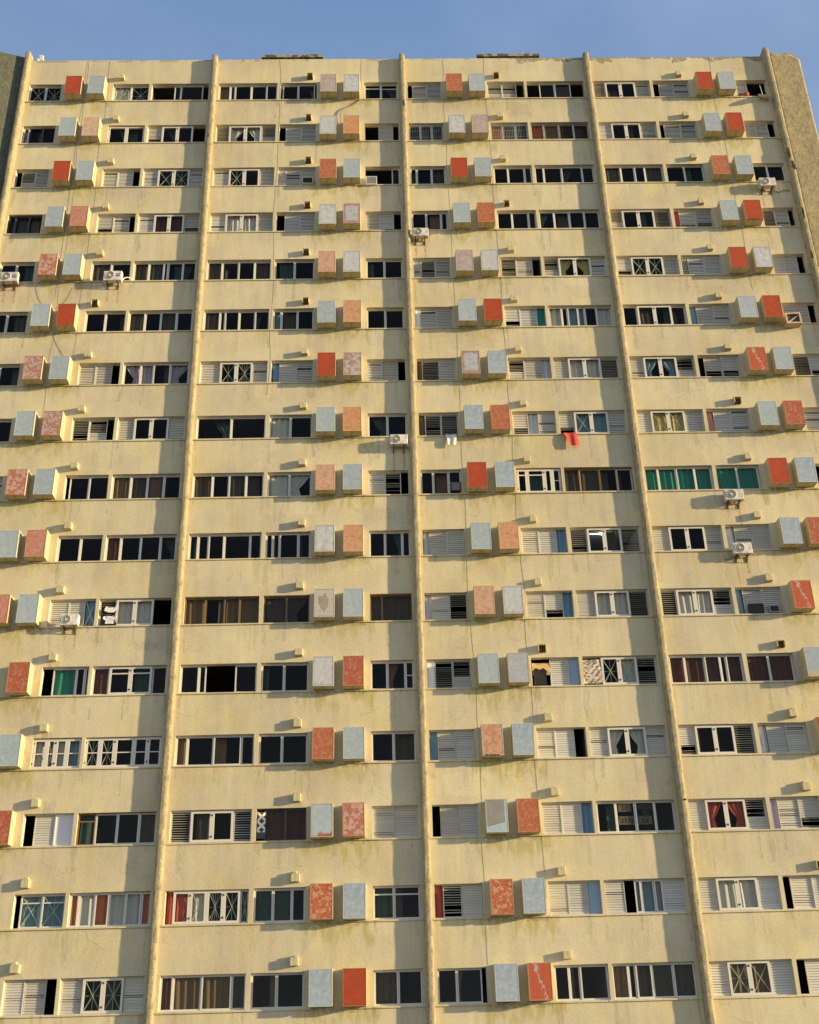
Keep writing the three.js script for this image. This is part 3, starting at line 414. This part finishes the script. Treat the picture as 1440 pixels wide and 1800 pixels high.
for (const b of BAYS) for (const k of ['s', 'n', 'w']) for (let r = 1; r <= ROWS; r++) {
  const [X0, X1] = COLS[b][k], spec = WIN[b][k][r - 1]; if (!spec || !inView(X0, X1, sill(r), top(r), k === 's' ? 0 : 0)) continue;
  const w = X1 - X0, h = OH - 0.02, win = new THREE.Group(); win.name = numbered('window'); win.position.set(X0, sill(r) + 0.02, 0); tower.add(win);
  const toks = spec.split(' ').map((t) => t.match(/^([A-Z])([a-z]*)([\d.]*)$/)), sum = toks.reduce((a, t) => a + (+t[3] || 1), 0);
  let x = 0.012; const W = w - 0.024, frame = new MB(); let framed = null, cols = new Set();
  toks.forEach((t, i) => {
    const [, K, mods, n] = t, a = x, e = x + W * (+n || 1) / sum; x = e;
    const has = (c) => mods.includes(c), col = mods.match(/[wrbgnylodmpk]/)?.[0];
    if ('GDEOH'.includes(K)) {
      framed ??= FR[K];
      const z1 = K === 'H' ? -0.085 : -0.15 - (i % 2) * 0.028, z0 = z1 - 0.045, fw = K === 'H' ? 0.085 : K === 'G' ? 0.052 : 0.04, s = new MB();
      const yb = 0.022, yt = h - 0.03; s.frame(a + 0.002, e - 0.002, yb, yt, z0, z1, fw);
      if (has('q')) s.box(a + fw, e - fw, h * 0.5 - 0.02, h * 0.5 + 0.02, z0 + 0.006, z1 - 0.004);
      if (has('t')) s.box(a + fw, e - fw, h * 0.72, h * 0.72 + 0.05, z0 + 0.006, z1 - 0.004);
      const sash = part('sash', s.geo(), FR[K], win);
      const pn = part('pane', new MB().quadPane(-(e - a) / 2 + fw, (e - a) / 2 - fw, yb + fw, yt - fw, 0), M.glass, win); pn.position.set((a + e) / 2, 0, (z0 + z1) / 2); pn.rotation.set(rr(-0.012, 0.012), rr(-0.02, 0.02), 0);
      if (K === 'H') { const hg = new MB(); for (const y of [0.18, h - 0.22]) hg.box(i % 2 ? e - 0.03 : a + 0.008, i % 2 ? e - 0.008 : a + 0.03, y, y + 0.07, z1 + 0.001, z1 + 0.02); part('hinge', hg.geo(), M.rusty, win); }
      if (has('x')) part('grille', star(a + fw, e - fw, yb + fw, yt - fw, z0 - 0.03), M.star, win);
      if (has('u')) { const g = new MB(); const q = Math.max(3, Math.round((e - a) / 0.095)); for (let c = 0; c < q; c++) { const xx = mix(a + 0.03, e - 0.03, (c + 0.5) / q); g.box(xx - 0.007, xx + 0.007, 0.03, h - 0.03, -0.11, -0.096); } for (const y of [0.25, 0.6, 0.93]) g.box(a + 0.01, e - 0.01, h * y - 0.007, h * y + 0.007, -0.0955, -0.085); part('grille', g.geo(), k === 'w' ? M.rusty : M.grey, win, 'upright window bars'); }
      if (col) { part('curtain', drape(a + 0.03, e - 0.03, 0.03, h - 0.03, -0.3, has('c'), i % 2 === 1), CURT[col], win); cols.add(col); }
      else if (!has('q') && rnd() < 0.4) { const f = rr(0.25, 1), lft = rnd() < 0.5; part('curtain', drape(lft ? a + 0.03 : mix(e, a, f), lft ? mix(a, e, f) : e - 0.03, 0.03, h - 0.03, -0.34 - rr(0, 0.2), rnd() < 0.3, lft), [CURT.d, CURT.d, CURT.n, CURT.k][Math.floor(rr(0, 4))], win); }
    } else if ('LMNK'.includes(K)) part('shutter', louvre(a, e, h, K, -0.15 - (i % 2) * 0.03), M.slat, win);
    else if (K === 'S') part('leaf', new MB().box(a + 0.01, e - 0.01, 0.03, h - 0.03, -0.21, -0.17).frame(a + 0.01, e - 0.01, 0.03, h - 0.03, -0.169, -0.155, 0.045).geo(), col === 'b' ? M.bluePanel : M.panel, win);
    else { // open: a bare post, sometimes a cloth inside
      if (col) { part('curtain', drape(a + 0.02, e, 0.03, h - 0.04, -0.27, false, true), CURT[col], win); cols.add(col); }
      if (has('x')) part('grille', star(a + 0.02, e - 0.02, 0.05, h - 0.05, -0.2), M.star, win);
      if (has('u')) { const g = new MB(); for (let q = 0; q < 5; q++) g.box(mix(a, e, (q + 0.5) / 5) - 0.008, mix(a, e, (q + 0.5) / 5) + 0.008, 0.03, h - 0.03, -0.16, -0.144); for (let q = 0; q < 8; q++) g.box(a + 0.01, e - 0.01, h * (q + 0.5) / 8 - 0.008, h * (q + 0.5) / 8 + 0.008, -0.1435, -0.13); part('grille', g.geo(), M.wood, win); }
    }
  });
  const fm = framed ?? M.wood; // the fixed outer frame
  part('frame', frame.box(0.001, w - 0.001, 0.001, 0.022, -0.235, -0.1).box(0.001, w - 0.001, h - 0.03, h - 0.001, -0.235, -0.12).box(0.001, 0.012, 0.022, h - 0.03, -0.235, -0.11).box(w - 0.012, w - 0.001, 0.022, h - 0.03, -0.235, -0.11).geo(), fm, win);
  const cn = [...cols].map((c) => CNAME[c]).filter(Boolean); if (cn.length) win.userData.label = 'window with ' + [...new Set(cn)].join(' and ') + ' curtains';
  if (spec.includes('u')) win.userData.label = 'window behind upright bars';
}

// ------------------------------------------------------------------ boxes hung on the wall in pairs
const shells = [0, 1, 2].map((v) => {
  const w = 0.84, h = 1.245, d = 0.5, m = new MB(); seed = 500 + v;
  return { shell: (() => { const g = new RoundedBoxGeometry(w, h, d + 0.04, 2, 0.012); g.translate(0, h / 2, d / 2 - 0.028); return g; })(), rim: m.frame(-w / 2 + 0.004, w / 2 - 0.004, 0.004, h - 0.004, d - 0.011, d + 0.012, 0.03).geo(), panel: (() => { const g = new THREE.BoxGeometry(w - 0.07, h - 0.07, 0.014); g.translate(0, h / 2, d); return g; })() };
});
const rimMat = { R: std(0.46, 0.13, 0.06, 0.8), P: std(0.5, 0.22, 0.12, 0.8), O: std(0.58, 0.36, 0.19, 0.8), T: std(0.6, 0.42, 0.28, 0.8), S: std(0.47, 0.37, 0.31, 0.8), B: std(0.45, 0.5, 0.49, 0.8), G: std(0.5, 0.5, 0.48, 0.8), D: std(0.48, 0.46, 0.4, 0.8) };
for (const b of BAYS) PANELS[b].split(' ').forEach((pair, i) => {
  const r = i + 1;
  [0, 1].forEach((side) => {
    const key = pair.slice(side * 2, side * 2 + 2); if (!panelMat[key]) return;
    const [x0, x1] = COLS[b].b[side]; if (!inView(x0, x1, sill(r), top(r), b === 'D' ? 0.09 : 0)) return;
    const mate = pair.slice(2 - side * 2, 4 - side * 2); seed = 9000 + r * 50 + side * 7 + b.charCodeAt(0) * 3;
    const o = thing('wall_box', `${LOOK[key]} wall box, ${mate && panelMat[mate] ? (side ? 'right of pair' : 'left of pair') : 'partner out of view'}, ${ORD[r]}, ${BAYNAME[b]}`, 'wall box', [(x0 + x1) / 2 + rr(-0.012, 0.012), sill(r) + 0.035 + rr(-0.01, 0.012), 0], 'pairs of painted boxes on the tower wall');
    o.rotation.z = rr(-0.008, 0.008); o.scale.x = (x1 - x0) / 0.84 > 0.5 ? 1 : 1;
    const g = shells[(r + side) % 3], tint = rr(0.92, 1.05);
    part('housing', g.shell, M.boxPaint, o); part('rim', g.rim, rimMat[key[0]], o); part('front_panel', g.panel, panelMat[key], o);
    if (key === 'D2' || key === 'R2' && r === 4) { const m = new MB(); for (let q = 0; q < 5; q++) m.box(-0.3 + q * 0.11, -0.22 + q * 0.11, 0.0, rr(0.03, 0.06), 0.513, 0.519); part('broken_edge', m.geo(), M.black, o, 'dark broken lower edge of the panel'); }
  });
});

// ------------------------------------------------------------------ outdoor condenser units
{
  const disc = new THREE.CylinderGeometry(0.19, 0.19, 0.012, 28); disc.rotateX(Math.PI / 2);
  const rings = mergeGeometries([0.2, 0.155, 0.11, 0.065].map((q, i) => { const t = new THREE.TorusGeometry(q, i ? 0.005 : 0.011, 6, 28); return t; })); 
  const hub = new THREE.CylinderGeometry(0.04, 0.045, 0.02, 16); hub.rotateX(Math.PI / 2);
  acUnits.forEach(([x, y, w, label, blue], n) => {
    const o = thing('air_conditioner', label, 'air conditioner', [x, y, 0.12], 'outdoor condenser units on the facade'), h = w * 0.62, d = 0.28, s = w / 0.8;
    const body = new RoundedBoxGeometry(w, h, d, 3, 0.025); body.translate(w / 2, h / 2, d / 2); part('body', body, M.acBody[n % 3], o);
    const fan = new THREE.Group(); fan.name = numbered('fan'); fan.position.set(w * 0.34, h * 0.52, d + 0.002); fan.scale.setScalar(s); o.add(fan);
    part('fan_disc', disc, M.fan, fan); const rg = part('fan_grille', rings, M.steel, fan); rg.position.z = 0.01; const hb = part('hub', hub, M.white, fan); hb.position.z = 0.014;
    const bl = new MB(); for (let q = 0; q < 4; q++) { const a = q * Math.PI / 2 + 0.3; bl.bar(Math.cos(a) * 0.045, Math.sin(a) * 0.045, Math.cos(a) * 0.18, Math.sin(a) * 0.18, 0.009, 0.006); } part('spoke', bl.geo(), M.steel, fan);
    for (const f of [0.16, 0.74]) { const br = new MB().box(w * f, w * f + 0.04, -0.04, -0.001, -0.12, d - 0.02).box(w * f, w * f + 0.04, -0.28, -0.04, -0.119, -0.085); br.slat(w * f + 0.006, w * f + 0.034, -0.15, 0.03, 0.3, 0.025, 0.8, [1, 1, 1]); part('bracket', br.geo(), M.rusty, o); }
    if (blue) { part('name_plate', new MB().box(w * 0.68, w * 0.9, h * 0.38, h * 0.7, d - 0.004, d + 0.005).geo(), M.navy, o, 'blue name plate'); part('plate_stripe', new MB().box(w * 0.7, w * 0.88, h * 0.51, h * 0.57, d + 0.0055, d + 0.007).geo(), M.white, o); }
    if (n === 0) { const c = new THREE.CatmullRomCurve3([[w, 0.1, 0.1], [w + 0.12, 0.28, 0.06], [w + 0.3, 0.32, 0], [w + 0.45, 0.2, -0.2]].map((p) => new THREE.Vector3(...p))); part('pipe', new THREE.TubeGeometry(c, 16, 0.028, 8), M.white, o, 'white insulated pipe loop'); }
    if ([2, 3, 4, 6].includes(n)) { const k = n % 2 ? -1 : 1, c = new THREE.CatmullRomCurve3([[w - 0.02, 0.12, 0.08], [w + 0.09, 0.04 * k, 0.03], [w + 0.14, 0.25, -0.03], [w + 0.05 * k, 0.5, -0.2]].map((p) => new THREE.Vector3(...p))); part('pipe', new THREE.TubeGeometry(c, 14, 0.017, 6), n % 2 ? M.white : M.cable, o); }
    if (n === 7) { const c = new THREE.CatmullRomCurve3([[w * 0.9, 0.05, 0], [w * 1.2, -0.12, -0.08], [w * 1.6, 0.0, -0.1], [w * 1.95, -0.05, -0.09]].map((p) => new THREE.Vector3(...p))); part('pipe', new THREE.TubeGeometry(c, 16, 0.02, 6), M.cable, o); }
    if (n === 5) { const c = new THREE.CatmullRomCurve3([[0.05, 0.03, 0.05], [-0.15, -0.1, -0.05], [-0.3, -0.12, -0.08]].map((p) => new THREE.Vector3(...p))); part('pipe', new THREE.TubeGeometry(c, 10, 0.03, 6), M.cable, o); }
  });
  const windowAC = (label, x, y, w, h, z, frameMat, faceMat) => {
    const o = thing('window_air_conditioner', label, 'air conditioner', [x, y, z], 'small air conditioners set in window openings');
    const g = new RoundedBoxGeometry(w, h, 0.4, 2, 0.012); g.translate(w / 2, h / 2, -0.2); part('body', g, frameMat, o);
    const m = new MB(); for (let i = 0; i < 7; i++) m.slat(w * 0.1, w * 0.9, h * (0.15 + 0.115 * i), 0.012, h * 0.08, 0.008, 0.5, [1, 1, 1]); part('grille', m.geo(), faceMat, o);
    part('face', new MB().box(w * 0.08, w * 0.92, h * 0.09, h * 0.91, -0.003, 0.002).geo(), M.black, o); part('rim', new MB().frame(0.002, w - 0.002, 0.002, h - 0.002, 0.0005, 0.02, 0.035).geo(), frameMat, o);
  };
  windowAC('cream-rimmed air conditioner with dark face beside a red-orange wall box', -3.72, 40.55, 0.56, 0.4, 0.1, std(0.6, 0.55, 0.42, 0.6), M.black);
  windowAC('white air conditioner in the dark window right of a pale blue box', -0.53, 40.45, 0.56, 0.52, 0.1, M.white, M.grey);
  windowAC('dark air conditioner below two small panes, beside plain rust-red box', 3.04, 23.3, 0.44, 0.42, -0.06, M.darkFrame, M.grey);
  windowAC('black air conditioner set in grey shutters, larger of two neighbours', 15.24, 17.4, 0.62, 0.4, -0.05, M.black, M.darkFrame);
  windowAC('small grey air conditioner set in grey shutters, smaller of two neighbours', 16.08, 17.4, 0.42, 0.32, -0.05, M.grey, M.darkFrame);
  { // a wooden cage with a dark unit inside
    const o = thing('equipment_box', 'wood-rimmed box with dark face and slanted slat, before pale shutters near right edge', 'box', [19.13, 31.56, 0], ''); delete o.userData.group;
    const w = 0.72, h = 0.6, m = new MB().frame(0, w, 0, h, 0.3, 0.4, 0.07).frame(0, w, 0, h, -0.1, 0.0, 0.06);
    for (const [x, y] of [[0, 0], [w - 0.05, 0], [0, h - 0.05], [w - 0.05, h - 0.05]]) m.box(x + 0.003, x + 0.047, y + 0.003, y + 0.047, 0.0, 0.3);
    part('frame', m.geo(), M.panelTan ?? (M.panelTan = std(0.62, 0.47, 0.3, 0.8)), o); part('side_panel', new MB().box(0.006, 0.05, 0.05, h - 0.05, 0.001, 0.299).box(w - 0.05, w - 0.006, 0.05, h - 0.05, 0.001, 0.299).box(0.05, w - 0.05, 0.006, 0.05, 0.001, 0.299).box(0.05, w - 0.05, h - 0.05, h - 0.006, 0.001, 0.299).geo(), M.panelTan, o); part('unit', new MB().box(0.06, w - 0.06, 0.06, h - 0.06, -0.05, 0.29).geo(), M.darkFrame, o); part('brace', new MB().bar(0.1, 0.1, w - 0.1, h - 0.14, 0.33, 0.05).geo(), M.panelTan, o); o.rotation.z = 0.03;
  }
}

// ------------------------------------------------------------------ washing, papers, cables and other small things
function hung(name, label, category, outline, mat, x, y, z, sway = 0.03, back = 0) { // a cloth cut to an outline, with thickness and folds
  const s = new THREE.Shape(outline.map((p) => new THREE.Vector2(...p))), g0 = new THREE.ExtrudeGeometry(s, { depth: 0.012, bevelEnabled: false, curveSegments: 4 });
  let g = g0; const P = g.attributes.position; for (let i = 0; i < P.count; i++) { const u = P.getX(i), v = P.getY(i); P.setZ(i, P.getZ(i) + Math.sin(u * 26 + v * 4) * sway + sway * 0.6 * Math.sin(v * 11 + 2) - back * v); }
  g.computeVertexNormals(); const U = g.attributes.uv; for (let i = 0; i < P.count; i++) U.setXY(i, P.getX(i), P.getY(i));
  const m = new THREE.Mesh(g, mat); m.name = numbered(name); m.position.set(x, y, z); m.userData = { label, category }; m.castShadow = m.receiveShadow = true; scene.add(m); return m;
}
const ripple = (x0, x1, y, n, a, s) => Array.from({ length: n + 1 }, (_, i) => [mix(x0, x1, i / n), y + a * (noise(i * 0.9, 2, s) - 0.5)]);
function towel(pts, n = 9) { // refine an outline so that folds have vertices to bend
  const o = []; for (let i = 0; i < pts.length; i++) { const a = pts[i], b = pts[(i + 1) % pts.length]; for (let k = 0; k < n; k++) o.push([mix(a[0], b[0], k / n), mix(a[1], b[1], k / n)]); } return o;
}
{
  // small cloths thrown over a sill: swept strips
  const spread = (name, label, x, y, z, rows, mat) => { // rows: [left, right, y, z]
    const nx = 14, pos = [], idx = [], ny = rows.length; rows.forEach(([l, r, yy, zz], j) => { for (let i = 0; i <= nx; i++) { const u = i / nx; pos.push(mix(l, r, u), yy + 0.015 * (noise(u * 5, j, 77) - 0.5), zz + 0.022 * Math.sin(u * 8 + j * 0.6) * Math.min(1, j / 2)); } });
    for (let j = 0; j < ny - 1; j++) for (let i = 0; i < nx; i++) { const a = j * (nx + 1) + i, b = a + 1, c = a + nx + 1, d = c + 1; idx.push(a, c, b, b, c, d); }
    const g = new THREE.BufferGeometry(); g.setAttribute('position', new THREE.Float32BufferAttribute(pos, 3)); g.setIndex(idx); g.computeVertexNormals();
    const m = new THREE.Mesh(g, mat); m.name = numbered(name); m.position.set(x, y, z); m.userData = { label, category: 'cloth' }; m.castShadow = m.receiveShadow = true; scene.add(m);
  };
  const solid = (r, g, b) => new THREE.MeshStandardMaterial({ color: new THREE.Color().setRGB(r, g, b), roughness: 0.95, side: THREE.DoubleSide });
  spread('hanging_cloth', 'white cloth hung over the sill of a dark slatted window', 2.87, sill(8), 0, [[0, 0.52, 0.05, -0.15], [0, 0.52, 0.05, 0.03], [0.02, 0.52, 0, 0.1], [0.08, 0.51, -0.18, 0.13], [0.1, 0.5, -0.36, 0.15], [0.14, 0.47, -0.54, 0.16]], solid(0.72, 0.66, 0.6));
  spread('hanging_cloth', 'red cloth hung over the sill below a cream shutter', 8.13, sill(8), 0, [[0, 0.62, 0.06, -0.15], [0, 0.62, 0.05, 0.03], [0.03, 0.63, 0, 0.1], [0.11, 0.64, -0.2, 0.14], [0.19, 0.66, -0.42, 0.17], [0.28, 0.68, -0.68, 0.18]], solid(0.62, 0.085, 0.05));
  // shirts on a line
  const shirt = towel([[0, 0.3], [0.16, 0.36], [0.24, 0.33], [0.34, 0.33], [0.42, 0.36], [0.58, 0.3], [0.52, 0.16], [0.46, 0.18], [0.45, 0], [0.12, 0], [0.13, 0.18], [0.06, 0.16]], 3);
  hung('hanging_shirt', 'white cloth hung crumpled in the dark louvre, above another shirt', 'laundry', towel([[0, 0.1], [0.1, 0.3], [0.2, 0.24], [0.42, 0.24], [0.54, 0.34], [0.58, 0.16], [0.4, 0.02], [0.2, 0]], 3), solid(0.75, 0.68, 0.62), -11.51, 17.9, -0.02, 0.02);
  hung('hanging_shirt', 'white shirt hung in the dark louvre, lower of two pieces', 'laundry', shirt, solid(0.76, 0.7, 0.68), -11.52, 17.42, -0.01, 0.02);
  hung('hanging_garment', 'black garment hanging beneath the white shirt over the sill', 'laundry', towel([[0, 0.3], [0.08, 0.22], [0.3, 0.16], [0.52, 0.22], [0.58, 0.3], [0.58, 0.12], [0.4, 0.06], [0.3, -0.04], [0.2, 0.06], [0.02, 0.1]], 3), solid(0.02, 0.018, 0.016), -11.53, 17.25, -0.03, 0.015);
  hung('hanging_garment', 'black garment hung in the open window beside a white shutter', 'laundry', towel([[0.02, 0.62], [0.14, 0.74], [0.3, 0.66], [0.46, 0.74], [0.6, 0.62], [0.56, 0.4], [0.57, 0.02], [0.04, 0.04], [0.05, 0.4]], 3), solid(0.018, 0.016, 0.016), 5.99, sill(12) + 0.06, -0.12, 0.02);
  hung('hanging_cloth', 'yellowish cloth hanging behind a black garment', 'laundry', towel([[0, 0], [0.76, 0], [0.76, 0.5], [0, 0.5]], 5), solid(0.62, 0.42, 0.18), 6.0, sill(12) + 0.52, -0.2, 0.025);
  { const W = 96, H = 128, t = colourTexture(W, H, (i, j) => { const n = fbm(i * 0.07, j * 0.09, 301, 3), m = Math.sin(i * 0.25 + n * 9) * Math.sin(j * 0.17 + n * 7); return m > 0.35 ? [0.2, 0.14, 0.09] : n > 0.5 ? [0.72, 0.64, 0.52] : [0.52, 0.42, 0.32]; }, THREE.RepeatWrapping); t.repeat.set(1.1, 1.1);
    hung('hanging_cloth', 'patterned pale cloth filling the opening left of a starred casement', 'laundry', towel([[0, 0], [0.76, 0], [0.78, 0.48], [0.76, 1.0], [0.02, 1.02], [0, 0.5]], 5), new THREE.MeshStandardMaterial({ map: t, roughness: 0.95, side: THREE.DoubleSide }), 8.06, sill(12) + 0.1, -0.13, 0.03);
    const t2 = colourTexture(64, 128, (i, j) => { const u = (i / 64) % 1, v = (j / 42) % 1, d = Math.min(Math.abs(u - v), Math.abs(1 - u - v)); return j > 30 && d < 0.2 ? [0.78, 0.76, 0.74] : j < 28 ? [0.07, 0.08, 0.09] : [0.06, 0.06, 0.07]; }, THREE.RepeatWrapping); t2.repeat.set(3, 1);
    hung('hanging_cloth', 'black cloth with white crosses hung left of a dark red window', 'laundry', towel([[0, 0], [0.3, 0], [0.32, 1.0], [0.0, 1.0]], 6), new THREE.MeshStandardMaterial({ map: t2, roughness: 0.95, side: THREE.DoubleSide }), -4.93, sill(14) + 0.12, -0.16, 0.012); }
  { // hand lettered papers in a window
    const o = thing('sale_sign', 'hand-lettered paper sheets reading SE VENDE taped inside a dark window', 'sign', [8.9, sill(14), -0.225]);
    const sheet = (text, x, y, w, h, faint) => {
      const cv = document.createElement('canvas'); cv.width = 160; cv.height = Math.round(160 * h / w); const c = cv.getContext('2d');
      c.fillStyle = faint ? '#34342c' : '#6e6450'; c.fillRect(0, 0, cv.width, cv.height); c.fillStyle = '#16120e'; c.textAlign = 'center'; c.textBaseline = 'middle'; c.font = `bold ${Math.round(cv.height * (faint ? 0.5 : 0.8))}px sans-serif`; if (text) c.fillText(text, cv.width / 2, cv.height * 0.54, cv.width * 0.94);
      const t = new THREE.CanvasTexture(cv); t.colorSpace = THREE.SRGBColorSpace;
      const g = new THREE.BoxGeometry(w, h, 0.004); g.translate(x + w / 2, y + h / 2, 0); part('paper', g, [0, 1, 2, 3, 4, 5].map((q) => (q === 4 ? new THREE.MeshStandardMaterial({ map: t, roughness: 0.9 }) : M.darkFrame))[4], o);
    };
    sheet('SE', 0.02, 0.83, 0.5, 0.31); sheet('VEN', 0.0, 0.34, 0.62, 0.32); sheet('DE', 0.76, 0.34, 0.52, 0.31); sheet('', 0.74, 0.9, 0.64, 0.2, true); sheet('2', 0.94, 0.63, 0.25, 0.23, true);
  }
  // cables down the wall
  const cable = (label, pts, rad = 0.004) => { const c = new THREE.CatmullRomCurve3(pts.map((p) => new THREE.Vector3(...p))), m = new THREE.Mesh(new THREE.TubeGeometry(c, pts.length * 10, rad, 5), M.cable); m.name = numbered('cable'); m.userData = { label, category: 'cable' }; m.castShadow = m.receiveShadow = true; scene.add(m); };
  const run = (x, y0, y1, s, amp = 0.09) => { const p = []; for (let y = y0; y > y1; y -= 1.1) p.push([x + amp * (noise(y * 0.6, x, s) - 0.5) * 2, y, 0.005]); return p; };
  cable('thin dark cable from the roof between two boxes, leftmost bay', run(-15.12, 49.2, 26, 1));
  cable('second thin cable close beside the first, leftmost bay', run(-15.22, 49.2, 33, 2));
  cable('thin cable right of the blue box column, leftmost bay', run(-14.0, 49.2, 30, 3, 0.1));
  cable('thin cable between wide and narrow windows, second bay from left', run(-5.05, 49.2, 28, 4));
  cable('thin cable right of the box column, second bay from left', run(-0.66, 49.2, 45.9, 5));
  cable('thin cable beside the left box column, third bay from left', run(3.62, 49.2, 3, 6));
  cable('thin wavy cable right of the box column, third bay from left', run(5.87, 49.2, 6, 7, 0.09));
  cable('thin cable between the two box columns, rightmost bay', run(17.97, 49.2, 33, 8, 0.08));
  cable('black cable looping from a top window down to the box below', [[-0.56, 46.37, 0.03], [-0.75, 46.2, 0.07], [-1.15, 45.85, 0.08], [-1.6, 45.62, 0.08], [-1.78, 45.3, 0.08], [-1.8, 44.7, 0.06]], 0.026);
  cable('loose cable looping across the wall under the fifth row, leftmost bay', [[-16.1, 34.6, 0.06], [-15.9, 33.6, 0.02], [-15.4, 33.1, 0.02], [-14.8, 33.5, 0.02], [-14.3, 34.4, 0.06]], 0.007);
  cable('loose cable looping below the sixth row boxes, leftmost bay', [[-14.95, 31.7, 0.06], [-14.7, 30.9, 0.02], [-14.2, 30.2, 0.02], [-13.9, 30.4, 0.02]], 0.007);
  { // dish on its pole and a clay pot at the top right window
    const o = thing('satellite_dish', 'silvery dish seen edge-on with its pole, in the rib shadow at top right', 'dish', [20.42, sill(1) - 0.42, 0.05]);
    const d = new THREE.SphereGeometry(0.5, 24, 10, 0, Math.PI * 2, 0, 0.72); d.translate(0, -0.43, 0); d.rotateX(Math.PI * 1.22); d.rotateZ(-0.25); d.translate(0.05, 0.22, 0.16); part('reflector', d, new THREE.MeshStandardMaterial({ color: new THREE.Color().setRGB(0.7, 0.7, 0.74), roughness: 0.3, metalness: 0.2, side: THREE.DoubleSide }), o);
    const p = new THREE.CylinderGeometry(0.016, 0.016, 1.0, 8); p.rotateZ(0.08); p.translate(0.02, 0.55, 0.12); part('pole', p, M.white, o);
    const arm = new THREE.CylinderGeometry(0.014, 0.014, 0.5, 8); arm.rotateX(Math.PI / 2); arm.translate(0, 0.1, 0.1); part('arm', arm, M.steel, o);
    const pot = thing('flower_pot', 'small clay pot on the sill left of the silvery dish', 'flower pot', [19.64, sill(1) + 0.013, -0.02]);
    const g = new THREE.LatheGeometry([[0.0, 0], [0.1, 0], [0.15, 0.12], [0.18, 0.13], [0.18, 0.17], [0.14, 0.17], [0.12, 0.13], [0, 0.12]].map((q) => new THREE.Vector2(...q)), 18); part('pot', g, std(0.45, 0.13, 0.07, 0.9), pot);
  }
  { // a lit fluorescent tube on a ceiling behind open shutters
    const o = thing('fluorescent_tube', 'lit white fluorescent tube on the ceiling behind a tenth row window', 'lamp', [9.8, top(10) + 0.42, -1.7]);
    const t = new THREE.CylinderGeometry(0.02, 0.02, 1.15, 10); t.rotateZ(Math.PI / 2); part('tube', t, new THREE.MeshStandardMaterial({ color: 0xffffff, emissive: new THREE.Color().setRGB(0.85, 0.95, 1), emissiveIntensity: 1.2 }), o);
    part('batten', new MB().box(-0.62, 0.62, 0.03, 0.1, -0.04, 0.04).geo(), M.white, o);
    const l = new THREE.PointLight(new THREE.Color().setRGB(0.85, 0.95, 1), 1.2, 0, 2); l.position.set(9.8, top(10) + 0.35, -1.7); l.castShadow = true; scene.add(l);
  }
}
scene.traverse((o) => { if (o.isMesh) { o.castShadow = true; o.receiveShadow = true; } });
renderer.render(scene, camera);
